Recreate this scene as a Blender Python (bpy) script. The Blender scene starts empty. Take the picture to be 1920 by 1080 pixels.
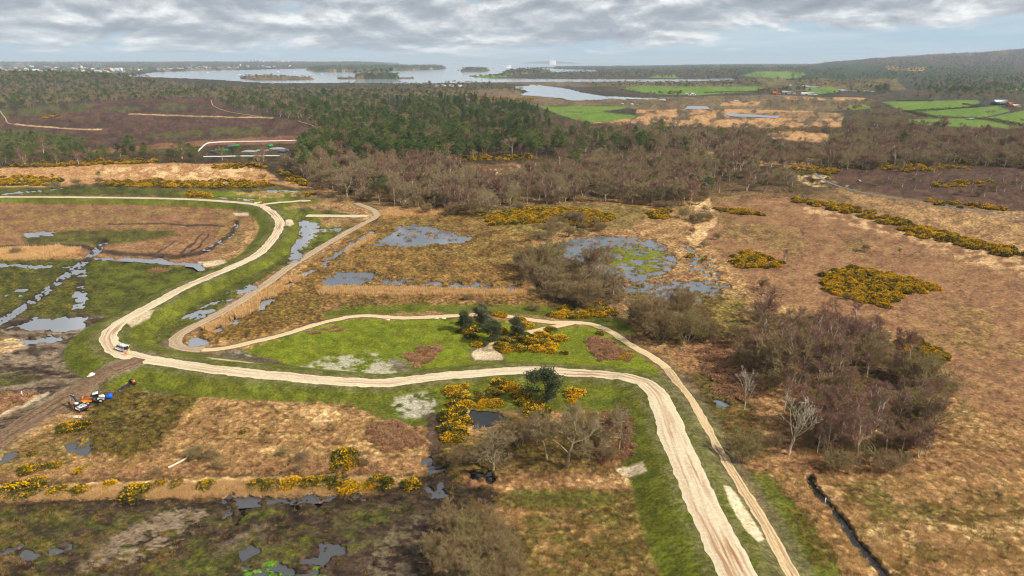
import bpy, bmesh, math, random
import numpy as np
from mathutils import Vector, Matrix

# ------------------------------------------------------------------ camera, sky, sun
sc = bpy.context.scene
COL = sc.collection
F, HCAM, YH = 1280.0, 90.0, 115.6            # focal length in photo pixels, camera height in metres, true horizon row
PITCH = math.atan((540 - YH) / F)
cd = bpy.data.cameras.new('camera'); cam = bpy.data.objects.new('camera', cd); COL.objects.link(cam)
cam.location = (0, 0, HCAM); cam.rotation_euler = (math.pi / 2 - PITCH, 0, 0)
cd.sensor_width = 36.0; cd.lens = 36.0 * F / 1920.0; cd.clip_start = 1.0; cd.clip_end = 400000.0
sc.camera = cam

SUN_EL, SUN_AZ = math.radians(40), math.radians(112)      # azimuth clockwise from +Y (view direction)
sd = bpy.data.lights.new('sun', 'SUN'); sun = bpy.data.objects.new('sun', sd); COL.objects.link(sun)
sd.energy = 5.0; sd.angle = math.radians(3); sd.color = (1.0, 0.93, 0.82)
sun_dir = Vector((math.sin(SUN_AZ) * math.cos(SUN_EL), math.cos(SUN_AZ) * math.cos(SUN_EL), math.sin(SUN_EL)))
sun.rotation_euler = sun_dir.to_track_quat('Z', 'Y').to_euler()
sun.location = (200, -100, 400)

def build_world():
    w = bpy.data.worlds.new('World'); sc.world = w; w.use_nodes = True
    nt = w.node_tree; N = nt.nodes; L = nt.links; N.clear()
    def node(t, **k):
        n = N.new(t)
        for a, b in k.items(): setattr(n, a, b)
        return n
    def math_(op, a, b=None, clamp=False):
        m = node('ShaderNodeMath', operation=op, use_clamp=clamp)
        for i, s in enumerate((a, b)):
            if s is None: continue
            if isinstance(s, (int, float)): m.inputs[i].default_value = s
            else: L.new(s, m.inputs[i])
        return m.outputs[0]
    def sstep(v, a, b):
        m = node('ShaderNodeMapRange', interpolation_type='SMOOTHSTEP'); L.new(v, m.inputs[0])
        m.inputs[1].default_value = a; m.inputs[2].default_value = b
        return m.outputs[0]
    def mixc(f, a, b):
        m = node('ShaderNodeMix', data_type='RGBA')
        L.new(f, m.inputs[0])
        for i, s in ((6, a), (7, b)):
            if isinstance(s, tuple): m.inputs[i].default_value = s + (1,)
            else: L.new(s, m.inputs[i])
        return m.outputs[2]
    sky = node('ShaderNodeTexSky', sky_type='NISHITA', sun_disc=False)
    sky.sun_elevation = SUN_EL; sky.sun_rotation = SUN_AZ; sky.air_density = 1.0; sky.dust_density = 0.4; sky.ozone_density = 2.0
    tc = node('ShaderNodeTexCoord'); sep = node('ShaderNodeSeparateXYZ'); L.new(tc.outputs['Generated'], sep.inputs[0])
    x, y, z = sep.outputs
    zc = math_('MAXIMUM', z, 0.0)
    zl = math_('MULTIPLY', math_('LOGARITHM', math_('ADD', zc, 0.045), math.e), 1.75)
    def noise(scale, dz, detail, rough, seed, xs=1.0):
        c = node('ShaderNodeCombineXYZ')
        L.new(math_('MULTIPLY', x, 6.4 * xs), c.inputs[0]); L.new(math_('MULTIPLY', y, 6.4 * xs), c.inputs[1])
        L.new(math_('ADD', zl, dz + seed), c.inputs[2])
        n = node('ShaderNodeTexNoise'); n.inputs['Scale'].default_value = scale
        n.inputs['Detail'].default_value = detail; n.inputs['Roughness'].default_value = rough; n.inputs['Distortion'].default_value = 0.25
        L.new(c.outputs[0], n.inputs['Vector'])
        return n.outputs['Fac']
    n0 = noise(1.35, 0.0, 8, 0.52, 3.7)
    n1 = noise(1.35, 0.16, 6, 0.52, 3.7)
    n2 = noise(6.5, 0.0, 6, 0.6, 11.0)
    right = sstep(x, 0.06, 0.42)
    z0 = math_('ADD', math_('MULTIPLY', right, 0.034), 0.010)                   # cloud deck ends higher above the open water on the right
    cover = math_('ADD', n0, math_('MULTIPLY', math_('SUBTRACT', sstep(math_('SUBTRACT', z, z0), -0.022, 0.03), 0.5), 0.42))
    cover = math_('ADD', cover, math_('MULTIPLY', math_('SUBTRACT', n2, 0.5), 0.10))
    mask = sstep(cover, 0.43, 0.58)
    lit = math_('ADD', math_('MULTIPLY', math_('SUBTRACT', n0, n1), 3.4), 0.5)
    lit = math_('ADD', lit, math_('MULTIPLY', math_('SUBTRACT', n2, 0.5), 0.5))
    lit = math_('ADD', lit, math_('MULTIPLY', math_('SUBTRACT', 0.66, cover), 0.75), True)
    cr = node('ShaderNodeValToRGB'); L.new(lit, cr.inputs[0])
    e = cr.color_ramp.elements
    e[0].position = 0.0; e[0].color = (0.29, 0.32, 0.37, 1); e[1].position = 0.92; e[1].color = (0.98, 0.98, 0.97, 1)
    for p, c in ((0.38, (0.40, 0.435, 0.485, 1)), (0.62, (0.60, 0.625, 0.65, 1))):
        q = e.new(p); q.color = c
    # thin veil: pale milky blue low over the sea
    skyc = node('ShaderNodeMix', data_type='RGBA', blend_type='MULTIPLY'); skyc.inputs[0].default_value = 1.0
    L.new(sky.outputs[0], skyc.inputs[6]); skyc.inputs[7].default_value = (0.085, 0.085, 0.085, 1)
    n3 = noise(3.0, 0.0, 5, 0.55, 23.0, 0.35)
    veil = mixc(sstep(n3, 0.35, 0.75), (0.42, 0.58, 0.69), (0.60, 0.70, 0.76))
    low = mixc(sstep(z, 0.02, 0.30), veil, skyc.outputs[2])
    colr = mixc(mask, low, cr.outputs[0])
    bg = node('ShaderNodeBackground'); bg.inputs[1].default_value = 0.86
    L.new(colr, bg.inputs[0]); out = node('ShaderNodeOutputWorld'); L.new(bg.outputs[0], out.inputs[0])
build_world()

sc.view_settings.view_transform = 'Standard'; sc.view_settings.look = 'None'
sc.view_settings.gamma = 1.0; sc.view_settings.use_curve_mapping = False
sc.view_settings.exposure = 0.28
sc.cycles.max_bounces = 5; sc.cycles.diffuse_bounces = 2; sc.cycles.glossy_bounces = 2; sc.cycles.transparent_max_bounces = 4
sc.cycles.volume_bounces = 0; sc.cycles.transmission_bounces = 2
sc.cycles.use_denoising = True; sc.cycles.filter_width = 1.15; sc.cycles.adaptive_threshold = 0.02

# ------------------------------------------------------------------ helpers
rng = np.random.default_rng(7)
def lin(r, g, b, k=1.0):
    f = lambda c: ((c / 255 + 0.055) / 1.055) ** 2.4 if c > 10 else c / 255 / 12.92
    return (f(r) * k, f(g) * k, f(b) * k)
SP, CP = math.sin(PITCH), math.cos(PITCH)
def P(u, v, z=0.0):
    """photo pixel -> point on the level z"""
    u = np.asarray(u, float); v = np.asarray(v, float)
    cx = (u - 960) / F; cy = (v - 540) / F
    t = (z - HCAM) / (-SP - cy * CP)
    return cx * t, (CP - cy * SP) * t
def UV(X, Y, z=0.0):
    d = Y * CP + (HCAM - z) * SP
    return 960 + F * X / d, 540 + F * (-Y * SP + (HCAM - z) * CP) / d
_T = np.random.default_rng(99).random((32, 256, 256)).astype(np.float32)
def hsh(xi, yi, seed):
    return _T[seed % 32, np.asarray(xi).astype(np.int64) & 255, np.asarray(yi).astype(np.int64) & 255]
def vnoise(x, y, seed=0):
    x = np.asarray(x, np.float32); y = np.asarray(y, np.float32) + np.float32(seed * 3.37)
    xf = np.floor(x); yf = np.floor(y); fx = x - xf; fy = y - yf
    xi = xf.astype(np.int32); yi = yf.astype(np.int32); T = _T[seed % 32].ravel()
    x0 = (xi & 255) << 8; x1 = ((xi + 1) & 255) << 8; y0 = yi & 255; y1 = (yi + 1) & 255
    fx = fx * fx * (3 - 2 * fx); fy = fy * fy * (3 - 2 * fy)
    a = T[x0 + y0]; a = a + (T[x1 + y0] - a) * fx
    c = T[x0 + y1]; c = c + (T[x1 + y1] - c) * fx
    return a + (c - a) * fy
def fbm(x, y, seed=0, o=4):
    s = 0; a = 0.5; t = 0
    for i in range(o):
        s = s + a * vnoise(x * 2 ** i + 17.3 * i, y * 2 ** i - 9.1 * i, seed + i); t += a; a *= 0.55
    return s / t
def smooth(a, b, x):
    t = np.clip((x - a) / (b - a), 0, 1); return t * t * (3 - 2 * t)
def poly_sd(poly, x, y, pad=40):
    """signed distance in pixels, positive inside; -1e3 far away"""
    p = np.asarray(poly, float); out = np.full(x.shape, -1e3)
    k = (x > p[:, 0].min() - pad) & (x < p[:, 0].max() + pad) & (y > p[:, 1].min() - pad) & (y < p[:, 1].max() + pad)
    if not k.any(): return out
    xs, ys = x[k], y[k]; d2 = np.full(xs.shape, 1e12); ins = np.zeros(xs.shape, bool)
    for i in range(len(p)):
        ax, ay = p[i]; bx, by = p[(i + 1) % len(p)]
        ex, ey = bx - ax, by - ay; L2 = ex * ex + ey * ey + 1e-12
        t = np.clip(((xs - ax) * ex + (ys - ay) * ey) / L2, 0, 1)
        d2 = np.minimum(d2, (xs - ax - t * ex) ** 2 + (ys - ay - t * ey) ** 2)
        c = (ay > ys) != (by > ys)
        ins ^= c & (xs < ex * (ys - ay) / (ey if abs(ey) > 1e-9 else 1e-9) + ax)
    d = np.sqrt(d2); out[k] = np.where(ins, d, -d); return out
def line_d(pts, x, y):
    """distance to a polyline and the running parameter (index units)"""
    p = np.asarray(pts, float); best = np.full(x.shape, 1e18); par = np.zeros(x.shape)
    for i in range(len(p) - 1):
        ax, ay = p[i]; bx, by = p[i + 1]; ex, ey = bx - ax, by - ay; L2 = ex * ex + ey * ey + 1e-12
        t = np.clip(((x - ax) * ex + (y - ay) * ey) / L2, 0, 1)
        d = (x - ax - t * ex) ** 2 + (y - ay - t * ey) ** 2
        k = d < best; best = np.where(k, d, best); par = np.where(k, i + t, par)
    return np.sqrt(best), par
def catmull(pts, n=8):
    p = np.asarray(pts, float); q = np.vstack([2 * p[0] - p[1], p, 2 * p[-1] - p[-2]]); out = []
    for i in range(1, len(q) - 2):
        for k in range(n):
            t = k / n
            out.append(0.5 * (2 * q[i] + (q[i + 1] - q[i - 1]) * t + (2 * q[i - 1] - 5 * q[i] + 4 * q[i + 1] - q[i + 2]) * t * t
                              + (3 * q[i] - q[i - 1] - 3 * q[i + 1] + q[i + 2]) * t ** 3))
    out.append(p[-1]); return np.array(out)
def mesh_np(name, V, Fc, mats=(), mi=None, smooth_=False):
    """V (n,3); Fc: (m,3) or (m,4) int array"""
    me = bpy.data.meshes.new(name); V = np.ascontiguousarray(V, np.float32); Fc = np.ascontiguousarray(Fc, np.int32)
    k = Fc.shape[1]; me.vertices.add(len(V)); me.vertices.foreach_set('co', V.ravel())
    me.loops.add(Fc.size); me.loops.foreach_set('vertex_index', Fc.ravel())
    me.polygons.add(len(Fc)); me.polygons.foreach_set('loop_start', np.arange(0, Fc.size, k, dtype=np.int32))
    me.polygons.foreach_set('loop_total', np.full(len(Fc), k, np.int32))
    for m in mats: me.materials.append(m)
    if mi is not None: me.polygons.foreach_set('material_index', np.asarray(mi, np.int32))
    if smooth_: me.polygons.foreach_set('use_smooth', np.ones(len(Fc), bool))
    me.update(calc_edges=True); return me
def link(name, data, parent=None, loc=None, rot=None, scale=None):
    o = bpy.data.objects.new(name, data); COL.objects.link(o)
    if parent is not None: o.parent = parent
    if loc is not None: o.location = loc
    if rot is not None: o.rotation_euler = rot
    if scale is not None: o.scale = scale
    return o
def tag(o, label=None, cat=None, group=None, kind=None):
    if label: o['label'] = label
    if cat: o['category'] = cat
    if group: o['group'] = group
    if kind: o['kind'] = kind
    return o

# ------------------------------------------------------------------ materials
def new_mat(name):
    m = bpy.data.materials.new(name); m.use_nodes = True
    nt = m.node_tree; b = nt.nodes['Principled BSDF']; return m, nt, b
def nd(nt, t, ins=None, **k):
    n = nt.nodes.new(t)
    for a, b in k.items(): setattr(n, a, b)
    for a, b in (ins or {}).items():
        if hasattr(b, 'is_output'): nt.links.new(b, n.inputs[a])
        else: n.inputs[a].default_value = b
    return n
def ramp(nt, fac, stops):
    r = nd(nt, 'ShaderNodeValToRGB', {0: fac}); e = r.color_ramp.elements
    e[0].position, e[0].color = stops[0][0], tuple(stops[0][1]) + (1,); e[1].position, e[1].color = stops[-1][0], tuple(stops[-1][1]) + (1,)
    for p, c in stops[1:-1]: q = e.new(p); q.color = tuple(c) + (1,)
    return r.outputs[0]
def plain(name, c, rough=0.6, metal=0.0, var=0.12, scale=3.0, spec=0.3):
    m, nt, b = new_mat(name)
    tc = nd(nt, 'ShaderNodeTexCoord'); n = nd(nt, 'ShaderNodeTexNoise', {'Vector': tc.outputs['Object'], 'Scale': scale, 'Detail': 4.0})
    lo = tuple(x * (1 - var) for x in c); hi = tuple(min(1, x * (1 + var)) for x in c)
    nt.links.new(ramp(nt, n.outputs['Fac'], [(0.3, lo), (0.7, hi)]), b.inputs['Base Color'])
    b.inputs['Roughness'].default_value = rough; b.inputs['Metallic'].default_value = metal; b.inputs['Specular IOR Level'].default_value = spec
    return m
def foliage(name, c1, c2, c3=None, nscale=0.6, transl=0.25, rough=0.7):
    """colour varies from plant to plant (object random) and within the crown (noise)"""
    m, nt, b = new_mat(name)
    oi = nd(nt, 'ShaderNodeObjectInfo'); tc = nd(nt, 'ShaderNodeTexCoord')
    n = nd(nt, 'ShaderNodeTexNoise', {'Vector': tc.outputs['Object'], 'Scale': nscale, 'Detail': 3.0})
    a = nd(nt, 'ShaderNodeMath', {0: n.outputs['Fac'], 1: 0.7}, operation='MULTIPLY')
    s = nd(nt, 'ShaderNodeMath', {0: oi.outputs['Random'], 1: 0.55, 2: a.outputs[0]}, operation='MULTIPLY_ADD')
    stops = [(0.2, c1), (0.95, c2)] if c3 is None else [(0.2, c1), (0.6, c2), (0.95, c3)]
    col = ramp(nt, s.outputs[0], stops)
    nt.links.new(col, b.inputs['Base Color']); b.inputs['Roughness'].default_value = rough; b.inputs['Specular IOR Level'].default_value = 0.15
    if transl > 0:
        t = nd(nt, 'ShaderNodeBsdfTranslucent', {'Color': col}); mx = nd(nt, 'ShaderNodeMixShader', {0: transl, 1: b.outputs[0], 2: t.outputs[0]})
        nt.links.new(mx.outputs[0], nt.nodes['Material Output'].inputs['Surface'])
    return m
M = {}
M['pine'] = foliage('pine_needles', lin(60, 76, 38), lin(90, 106, 54), lin(120, 128, 70))
M['spruce'] = foliage('spruce_needles', lin(48, 68, 40), lin(70, 90, 50), lin(106, 112, 62))
M['holly'] = foliage('evergreen_leaves', lin(46, 58, 32), lin(76, 84, 52), lin(116, 114, 84), 0.9)
M['gorse'] = foliage('gorse_spines', lin(64, 68, 22), lin(88, 90, 32), lin(108, 100, 42), 1.2)
M['gorse_dry'] = foliage('dry_gorse_stems', lin(84, 62, 38), lin(104, 78, 46), None, 1.2)
M['flower'] = foliage('gorse_flowers', lin(210, 154, 6), lin(240, 188, 12), lin(222, 168, 6), 2.0, 0.3)
M['bark'] = foliage('grey_bark', lin(126, 112, 86), lin(164, 150, 118), None, 0.8, 0)
M['twig'] = foliage('grey_brown_twigs', lin(126, 105, 76), lin(152, 130, 98), lin(144, 130, 86), 0.4, 0.15)
M['scrub'] = foliage('willow_twigs', lin(122, 101, 70), lin(146, 124, 88), lin(136, 126, 78), 0.5, 0.15)
M['birch_bark'] = foliage('birch_bark', lin(178, 164, 140), lin(224, 212, 190), None, 2.0, 0)
M['birch_twig'] = foliage('birch_twigs', lin(126, 94, 79), lin(146, 112, 93), lin(148, 122, 98), 0.4, 0.15)
M['pale_bark'] = foliage('bleached_bark', lin(160, 148, 126), lin(196, 184, 160), None, 1.0, 0)
M['pine_bark'] = foliage('pine_bark', lin(92, 66, 48), lin(128, 92, 66), None, 0.8, 0)
M['dark_bark'] = foliage('dark_bark', lin(62, 52, 40), lin(86, 72, 54), None, 0.8, 0)
M['straw'] = foliage('straw_blades', lin(172, 132, 82), lin(206, 168, 112), lin(224, 192, 138), 0.5, 0.4)
M['reed'] = foliage('reed_blades', lin(190, 148, 96), lin(216, 178, 122), lin(228, 196, 146), 0.5, 0.3)
M['rush'] = foliage('rush_blades', lin(110, 96, 42), lin(148, 122, 62), lin(172, 136, 74), 0.5, 0.4)
M['bracken'] = foliage('bracken_fronds', lin(146, 108, 78), lin(170, 130, 96), lin(186, 148, 112), 0.5, 0.25)
M['hedge'] = foliage('hedge_twigs', lin(66, 56, 40), lin(92, 78, 54), lin(82, 80, 48), 0.2, 0.1)

# ------------------------------------------------------------------ land: tracks first (the banks shape the ground)
R1 = [(-120,368,2.5),(0,369,2.5),(130,369.5,2.5),(250,371,2.5),(353,373.5,2.5),(440,379,2.5),(485,384.5,2.4),(503,393,2.4),(517,405,2.4),(524,416,2.4),(522,430,2.4),(510,450,2.4),
      (483,477,2.4),(430,503,2.5),(350,537,2.6),(283,573,2.8),(230,602,3.0),(206,625,3.0),(206,644,3.0),(226,661,3.0),(264,672,3.0),(333,682,2.9),(400,692,2.8),(500,703,2.5),
      (633,715,1.9),(720,718,1.3),(780,711,1.0),(850,703,1.0),(940,696.5,1.0),(1000,694,1.0),(1080,699,1.2),(1150,705,1.7),(1200,715,2.3),(1228,735,2.8),(1243,762,3.0),(1260,810,3.0),
      (1290,880,3.0),(1320,950,3.0),(1350,1012,3.0),(1385,1085,3.0),(1425,1165,3.0)]
R1b = [(485,384.5,2.4),(510,381,2.2),(545,378,1.6),(582,376,0.9)]
SPUR = [(262,672,3.0),(240,684,2.6),(212,699,1.4),(180,715,0.5),(140,735,0.2),(90,765,0.1),(40,798,0.1),(-10,832,0.1),(-120,900,0.1)]
R2 = [(668,381,0),(694,391,0),(706,400,0),(700,410,0),(672,424,0),(636,444,0),(590,471,0),(545,499,0),(505,528,0),(460,559,0),(418,584,0),(370,609,0),(336,628,0),(328,641,0),(342,651,0),(380,656,0),(425,652,0),
      (470,642,0),(530,628,0),(580,612,0),(640,597,0),(685,592,0),(760,596,0),(850,592,0),(920,590,0),(980,597,0),(1030,604,0),(1080,605,0),(1112,609,0),(1145,622,0),(1182,646,0),
      (1217,666,0),(1250,691,0),(1276,722,0.8),(1310,780,0.8),(1342,836,0.8),(1380,898,0.8),(1420,960,0.8),(1450,1012,0.8),(1480,1070,0.8),(1510,1130,0.8)]
R3 = [(1075,605,0),(1020,617,0),(965,629,0),(930,643,0),(916,654,0)]
R4 = [(1500,317,0),(1523,320,0),(1532,330,0),(1555,343,0),(1590,355,0),(1640,366,0),(1720,379,0),(1800,393,0),(1920,413,0),(2060,440,0)]
R5 = [(575,404,0.3),(610,404,0.3),(650,405,0.2),(690,406,0.1)]
R6 = [(0,208,0),(4,214,0),(10,222,0),(18,232,0),(60,236,0),(110,241,0),(160,243,0)]
R7 = [(560,228,0),(585,236,0),(600,243,0)]
R8 = [(396,189,0),(398,196,0),(402,200,0),(430,210,0),(500,221,0)]
def world_line(ctrl, n=8):
    c = np.array(ctrl, float); X, Y = P(c[:, 0], c[:, 1], c[:, 2])
    return catmull(np.column_stack([X, Y, c[:, 2]]), n)
W1, W1b, WS, W2, W3, W4, W5 = (world_line(r) for r in (R1, R1b, SPUR, R2, R3, R4, R5))

# grid of ground points, fine near the camera and wide towards the horizon (distances grow geometrically)
us = np.arange(-190, 2111, 1.95)
vs = np.concatenate([np.arange(1190, 400, -1.5), np.arange(400, 200, -1.35), np.arange(200, 128, -0.75), np.arange(128, 117.2, -0.4)])
U, V = np.meshgrid(us, vs)
X, Y = P(U, V); D = np.hypot(X, Y)
S = np.clip((V - 112) / 480, 0.03, 1.4)                     # how large a metre looks, for edge softness
# noises
nf = vnoise(U / 3.1, V / 1.9, 1); nm = fbm(U / 15, V / 6.5, 5, 4); nl = fbm(U / 70, V / 28, 9, 4)
wf = fbm(X / 1.7, Y / 1.7, 21, 2); wm = fbm(X / 9, Y / 9, 31, 4); wl = fbm(X / 45, Y / 45, 41, 4)
WU = U + (fbm(U / 22, V / 10, 51, 4) - 0.5) * 30 * np.clip(S, 0.1, 1)
WV = V + (fbm(U / 22, V / 10, 61, 4) - 0.5) * 13 * np.clip(S, 0.1, 1)

CLS = {  # two colours the noise runs between, tussock height, wetness
 'rough':   (lin(120,89,55), lin(186,147,98), 0.45, 0),
 'tan':     (lin(126,91,62), lin(170,128,88), 0.22, 0),
 'straw':   (lin(178,138,90), lin(222,188,136), 0.40, 0),
 'olive':   (lin(88,78,34), lin(144,122,64), 0.45, 0),
 'marsh':   (lin(86,68,32), lin(150,114,60), 0.75, 0),
 'bog':     (lin(56,50,20), lin(104,92,34), 0.60, 0),
 'bracken': (lin(110,76,52), lin(164,120,86), 0.55, 0),
 'lush':    (lin(98,112,20), lin(142,147,38), 0.08, 0),
 'grass':   (lin(80,92,20), lin(116,122,34), 0.06, 0),
 'bank':    (lin(88,94,26), lin(122,124,42), 0.05, 0),
 'wetgrass':(lin(62,66,24), lin(106,106,42), 0.18, 0),
 'field':   (lin(98,128,44), lin(126,150,60), 0.05, 0),
 'heath':   (lin(66,48,40), lin(104,76,58), 0.30, 0),
 'heathgreen':(lin(66,70,36), lin(96,92,46), 0.35, 0),
 'heathred':(lin(112,76,54), lin(152,108,76), 0.30, 0),
 'floor':   (lin(52,44,28), lin(92,74,44), 0.40, 0),
 'mud':     (lin(58,44,34), lin(104,82,64), 0.12, 0.6),
 'mudpale': (lin(124,104,82), lin(178,156,128), 0.08, 0.3),
 'black':   (lin(40,32,22), lin(78,63,44), 0.20, 0.7),
 'sand':    (lin(196,172,134), lin(232,212,178), 0.04, 0),
 'pale':    (lin(170,160,138), lin(210,200,180), 0.06, 0),
 'spoil':   (lin(96,84,64), lin(134,120,94), 0.10, 0),
 'saltmarsh':(lin(90,76,54), lin(130,110,76), 0.3, 0.2),
 'reed':    (lin(164,118,74), lin(198,154,104), 0.5, 0),
 'farwood': (lin(58,60,44), lin(92,82,64), 0.0, 0),
 'fargreen':(lin(46,62,42), lin(72,84,52), 0.0, 0),
 'town':    (lin(92,92,84), lin(150,144,134), 0.0, 0),
 'chalk':   (lin(214,208,196), lin(236,230,220), 0.0, 0),
 'algae':   (lin(80,112,32), lin(108,140,46), 0.05, 0.3),
 'sandcliff':(lin(190,150,100), lin(216,180,130), 0.0, 0),
}
for k_, (c1_, c2_, t_, w_) in CLS.items():      # real surface brightness under this sun
    q_ = {'straw': .88, 'sand': .85, 'chalk': 1.0, 'pale': .85, 'algae': .9}.get(k_, .76); CLS[k_] = (tuple(x * q_ for x in c1_), tuple(x * q_ for x in c2_), t_, w_)
colr = np.zeros(U.shape + (3,)); tuss = np.zeros(U.shape); wet = np.zeros(U.shape)
mixn = np.clip(0.5 + (nm - 0.5) * 1.5 + (nf - 0.5) * 0.55 + (wf - 0.5) * 0.7 * smooth(500, 750, V), 0, 1)
def paint(cls, m, k=1.0, sl=(slice(None), slice(None))):
    c1, c2, t, w = CLS[cls]; kk = m > 0.004
    if not kk.any(): return
    C, T, W_ = colr[sl], tuss[sl], wet[sl]
    mm = (m[kk] * k)[:, None]; x = mixn[sl][kk][:, None]
    C[kk] = C[kk] * (1 - mm) + (np.array(c1) * (1 - x) + np.array(c2) * x) * mm
    T[kk] += (t - T[kk]) * mm[:, 0]; W_[kk] += (w - W_[kk]) * mm[:, 0]
def window(poly, pad=32):
    """the rows and columns of the grid that an outline touches"""
    p = np.asarray(poly, float); r = np.nonzero((vs > p[:, 1].min() - pad) & (vs < p[:, 1].max() + pad))[0]; c = np.nonzero((us > p[:, 0].min() - pad) & (us < p[:, 0].max() + pad))[0]
    if len(r) == 0 or len(c) == 0: return None
    return (slice(r[0], r[-1] + 1), slice(c[0], c[-1] + 1))
def area(cls, poly, soft=4.0, k=1.0, patch=None, warp=1.0):
    sl = window(poly)
    if sl is None: return
    uu = U[sl] + (WU[sl] - U[sl]) * warp; vv = V[sl] + (WV[sl] - V[sl]) * warp
    m = smooth(-1, 1, poly_sd(poly, uu, vv) / (soft * np.clip(S[sl], 0.12, 1.2)))
    if patch is not None:
        lo, hi, nz = patch; m = m * smooth(lo, hi, nz[sl])
    paint(cls, m, k, sl)
def strip(cls, pts, wpx, soft=2.0, k=1.0):
    c = catmull(pts, 6); sl = window(c)
    d, _ = line_d(c, WU[sl] * 0.7 + U[sl] * 0.3, (WV[sl] * 0.7 + V[sl] * 0.3)); paint(cls, 1 - smooth(wpx - soft, wpx + soft, d), k, sl)
one = np.ones(U.shape)
paint('rough', one)
paint('floor', smooth(420, 330, V))
paint('farwood', smooth(235, 190, V))
# ---- far
SEA = [(100,156),(150,146),(165,143),(272,139.2),(272,136.5),(375,132.6),(480,130.6),(620,127),(720,125),(748,121.6),(748,112),(1600,112),(1600,119),(1500,120.5),(1300,122.5),(1042,124.5),(1038,129),(1120,131.5),(1120,136),
       (1000,138),(945,140),(880,143),(905,147),(1100,148.4),(1280,148.4),(1378,146.3),(1378,150.4),(1280,152.8),(1100,153.2),(905,154.4),(860,156),(763,157.6),(700,156.5),(640,157),(530,160),(480,160),(400,158),(300,158),(200,158)]
CREEK = [(958,162),(1007,159),(1070,167.6),(1083,172.5),(1133,180.5),(1250,186),(1245,188),(1153,186),(1073,189.5),(1057,185),(977,178.5),(977,175.5),(993,171),(970,166)]
ISLES = {'long': ([(574,131),(600,127.5),(660,126.5),(760,125.5),(800,124.5),(838,127.5),(832,130),(800,131.5),(740,133),(700,134.5),(640,135.5),(590,134.5)], 22),
         'dark': ([(664,146),(680,145.2),(740,145.2),(754,147.2),(740,148.6),(690,149),(668,148.2)], 26),
         'spit': ([(445,146),(500,144.4),(580,146.4),(588,149),(560,150.4),(480,151)], 3),
         'spit2': ([(630,146.5),(668,146.8),(670,148.4),(640,148.8)], 3), 'spit3': ([(750,146.4),(786,147),(750,148.6)], 1),
         'small': ([(860,132.6),(880,130.6),(912,130.8),(919,133),(900,135),(868,135)], 16),
         'furzey': ([(938,139),(960,135),(1000,133.5),(1030,134.5),(1033,136.6),(1010,140),(960,143)], 16),
         'bar': ([(990,127.4),(1040,126.2),(1040,127.4),(1000,128.2)], 1)}
wob = (fbm(U / 9, V / 1.5, 71, 4) - 0.5)
sea_sd = poly_sd(SEA, U + wob * 10, V + wob * 1.6); creek_sd = poly_sd(CREEK, U + wob * 22, V + wob * 4)
sea = np.maximum(sea_sd, creek_sd) > 0
isle = np.zeros(U.shape); islez = np.zeros(U.shape)
for k, (pl, hz) in ISLES.items():
    sdv = poly_sd(pl, U + wob * 8, V + wob * 0.8)
    isle = np.maximum(isle, (sdv > 0) * 1.0); islez = np.maximum(islez, hz * smooth(0, 1.6, sdv))
sea &= isle < 0.5
area('fargreen', [(1040,119),(1920,112),(1990,150),(1500,150),(1300,136),(1120,137)], 3, 0.9, (0.40, 0.55, nl))
area('fargreen', [(560,119),(840,119),(840,137),(560,137)], 2, 0.8, (0.4, 0.55, nm)); paint('fargreen', isle * (islez > 4), 0.85)
paint('sandcliff', isle * (islez < 9) * ~((U > 655) & (U < 760) & (V > 140)) * smooth(0.5, 0.62, nm), 0.8); paint('saltmarsh', isle * (islez < 4))
area('town', [(-190,124),(300,124),(480,129),(380,134),(270,137),(200,142),(150,150),(-190,160)], 2, 0.8, (0.45, 0.6, nm))
area('saltmarsh', [(880,153),(1290,153),(1400,160),(1300,165),(1150,163),(1060,163),(960,158)], 3, 0.9)
area('saltmarsh', [(700,176),(960,166),(985,178),(1060,188),(1200,184),(1300,182),(1460,178),(1640,190),(1600,205),(1500,215),(1200,206),(1150,199),(1010,200),(940,195),(830,184)], 4)
area('olive', [(1380,149),(1680,150),(1700,170),(1500,172),(1420,166)], 3, 0.6)
for pl in ([(1008,201),(1090,199.5),(1150,199.5),(1178,201),(1165,205),(1130,209),(1134,212),(1193,217),(1192,222),(1150,229),(1100,231.5),(1046,218)],
           [(1160,166),(1207,161),(1290,163),(1425,163),(1436,171),(1300,180),(1240,178),(1205,174)],
           [(1510,166),(1560,165),(1582,172),(1530,178),(1515,174)], [(1390,146),(1420,141.4),(1480,140.6),(1516,145),(1490,149),(1420,148)],
           [(1652,192),(1740,190),(1832,189),(1838,194),(1805,202),(1725,208.6),(1700,209)],
           [(1728,209.5),(1805,203),(1870,199),(1896,208),(1842,221),(1760,219)], [(1846,222),(1920,207),(2010,204),(2010,246),(1930,238)],
           [(1703,224),(1800,222),(1850,226),(1930,243),(1885,243),(1760,236),(1712,232)], [(1590,198),(1632,196),(1634,204),(1600,207)],
           [(1215,147),(1240,142.6),(1268,143.5),(1272,148)], [(800,146),(905,142),(950,143),(960,146.4),(860,147.4)], [(1850,167),(1930,164),(1990,170),(1890,172)]):
    area('field', pl, 1.6, 1.0, None, 0.25)
for pl in ([(1194,206),(1350,204),(1500,208),(1582,212),(1577,238),(1430,241),(1300,238),(1108,233),(1195,221)], [(1433,247),(1530,246),(1560,256),(1545,268),(1450,262)],
           [(1470,181.5),(1620,184.5),(1640,190),(1480,189)], [(1360,190),(1425,192),(1420,199),(1350,199)], [(1660,136),(1735,138),(1730,142),(1670,142)]):
    area('saltmarsh', pl, 4); area('reed', pl, 5, 0.9, (0.34, 0.52, nm))
area('saltmarsh', [(1380,212),(1560,210),(1575,222),(1500,226),(1440,218)], 4, 0.8, (0.4, 0.6, nm))
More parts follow.
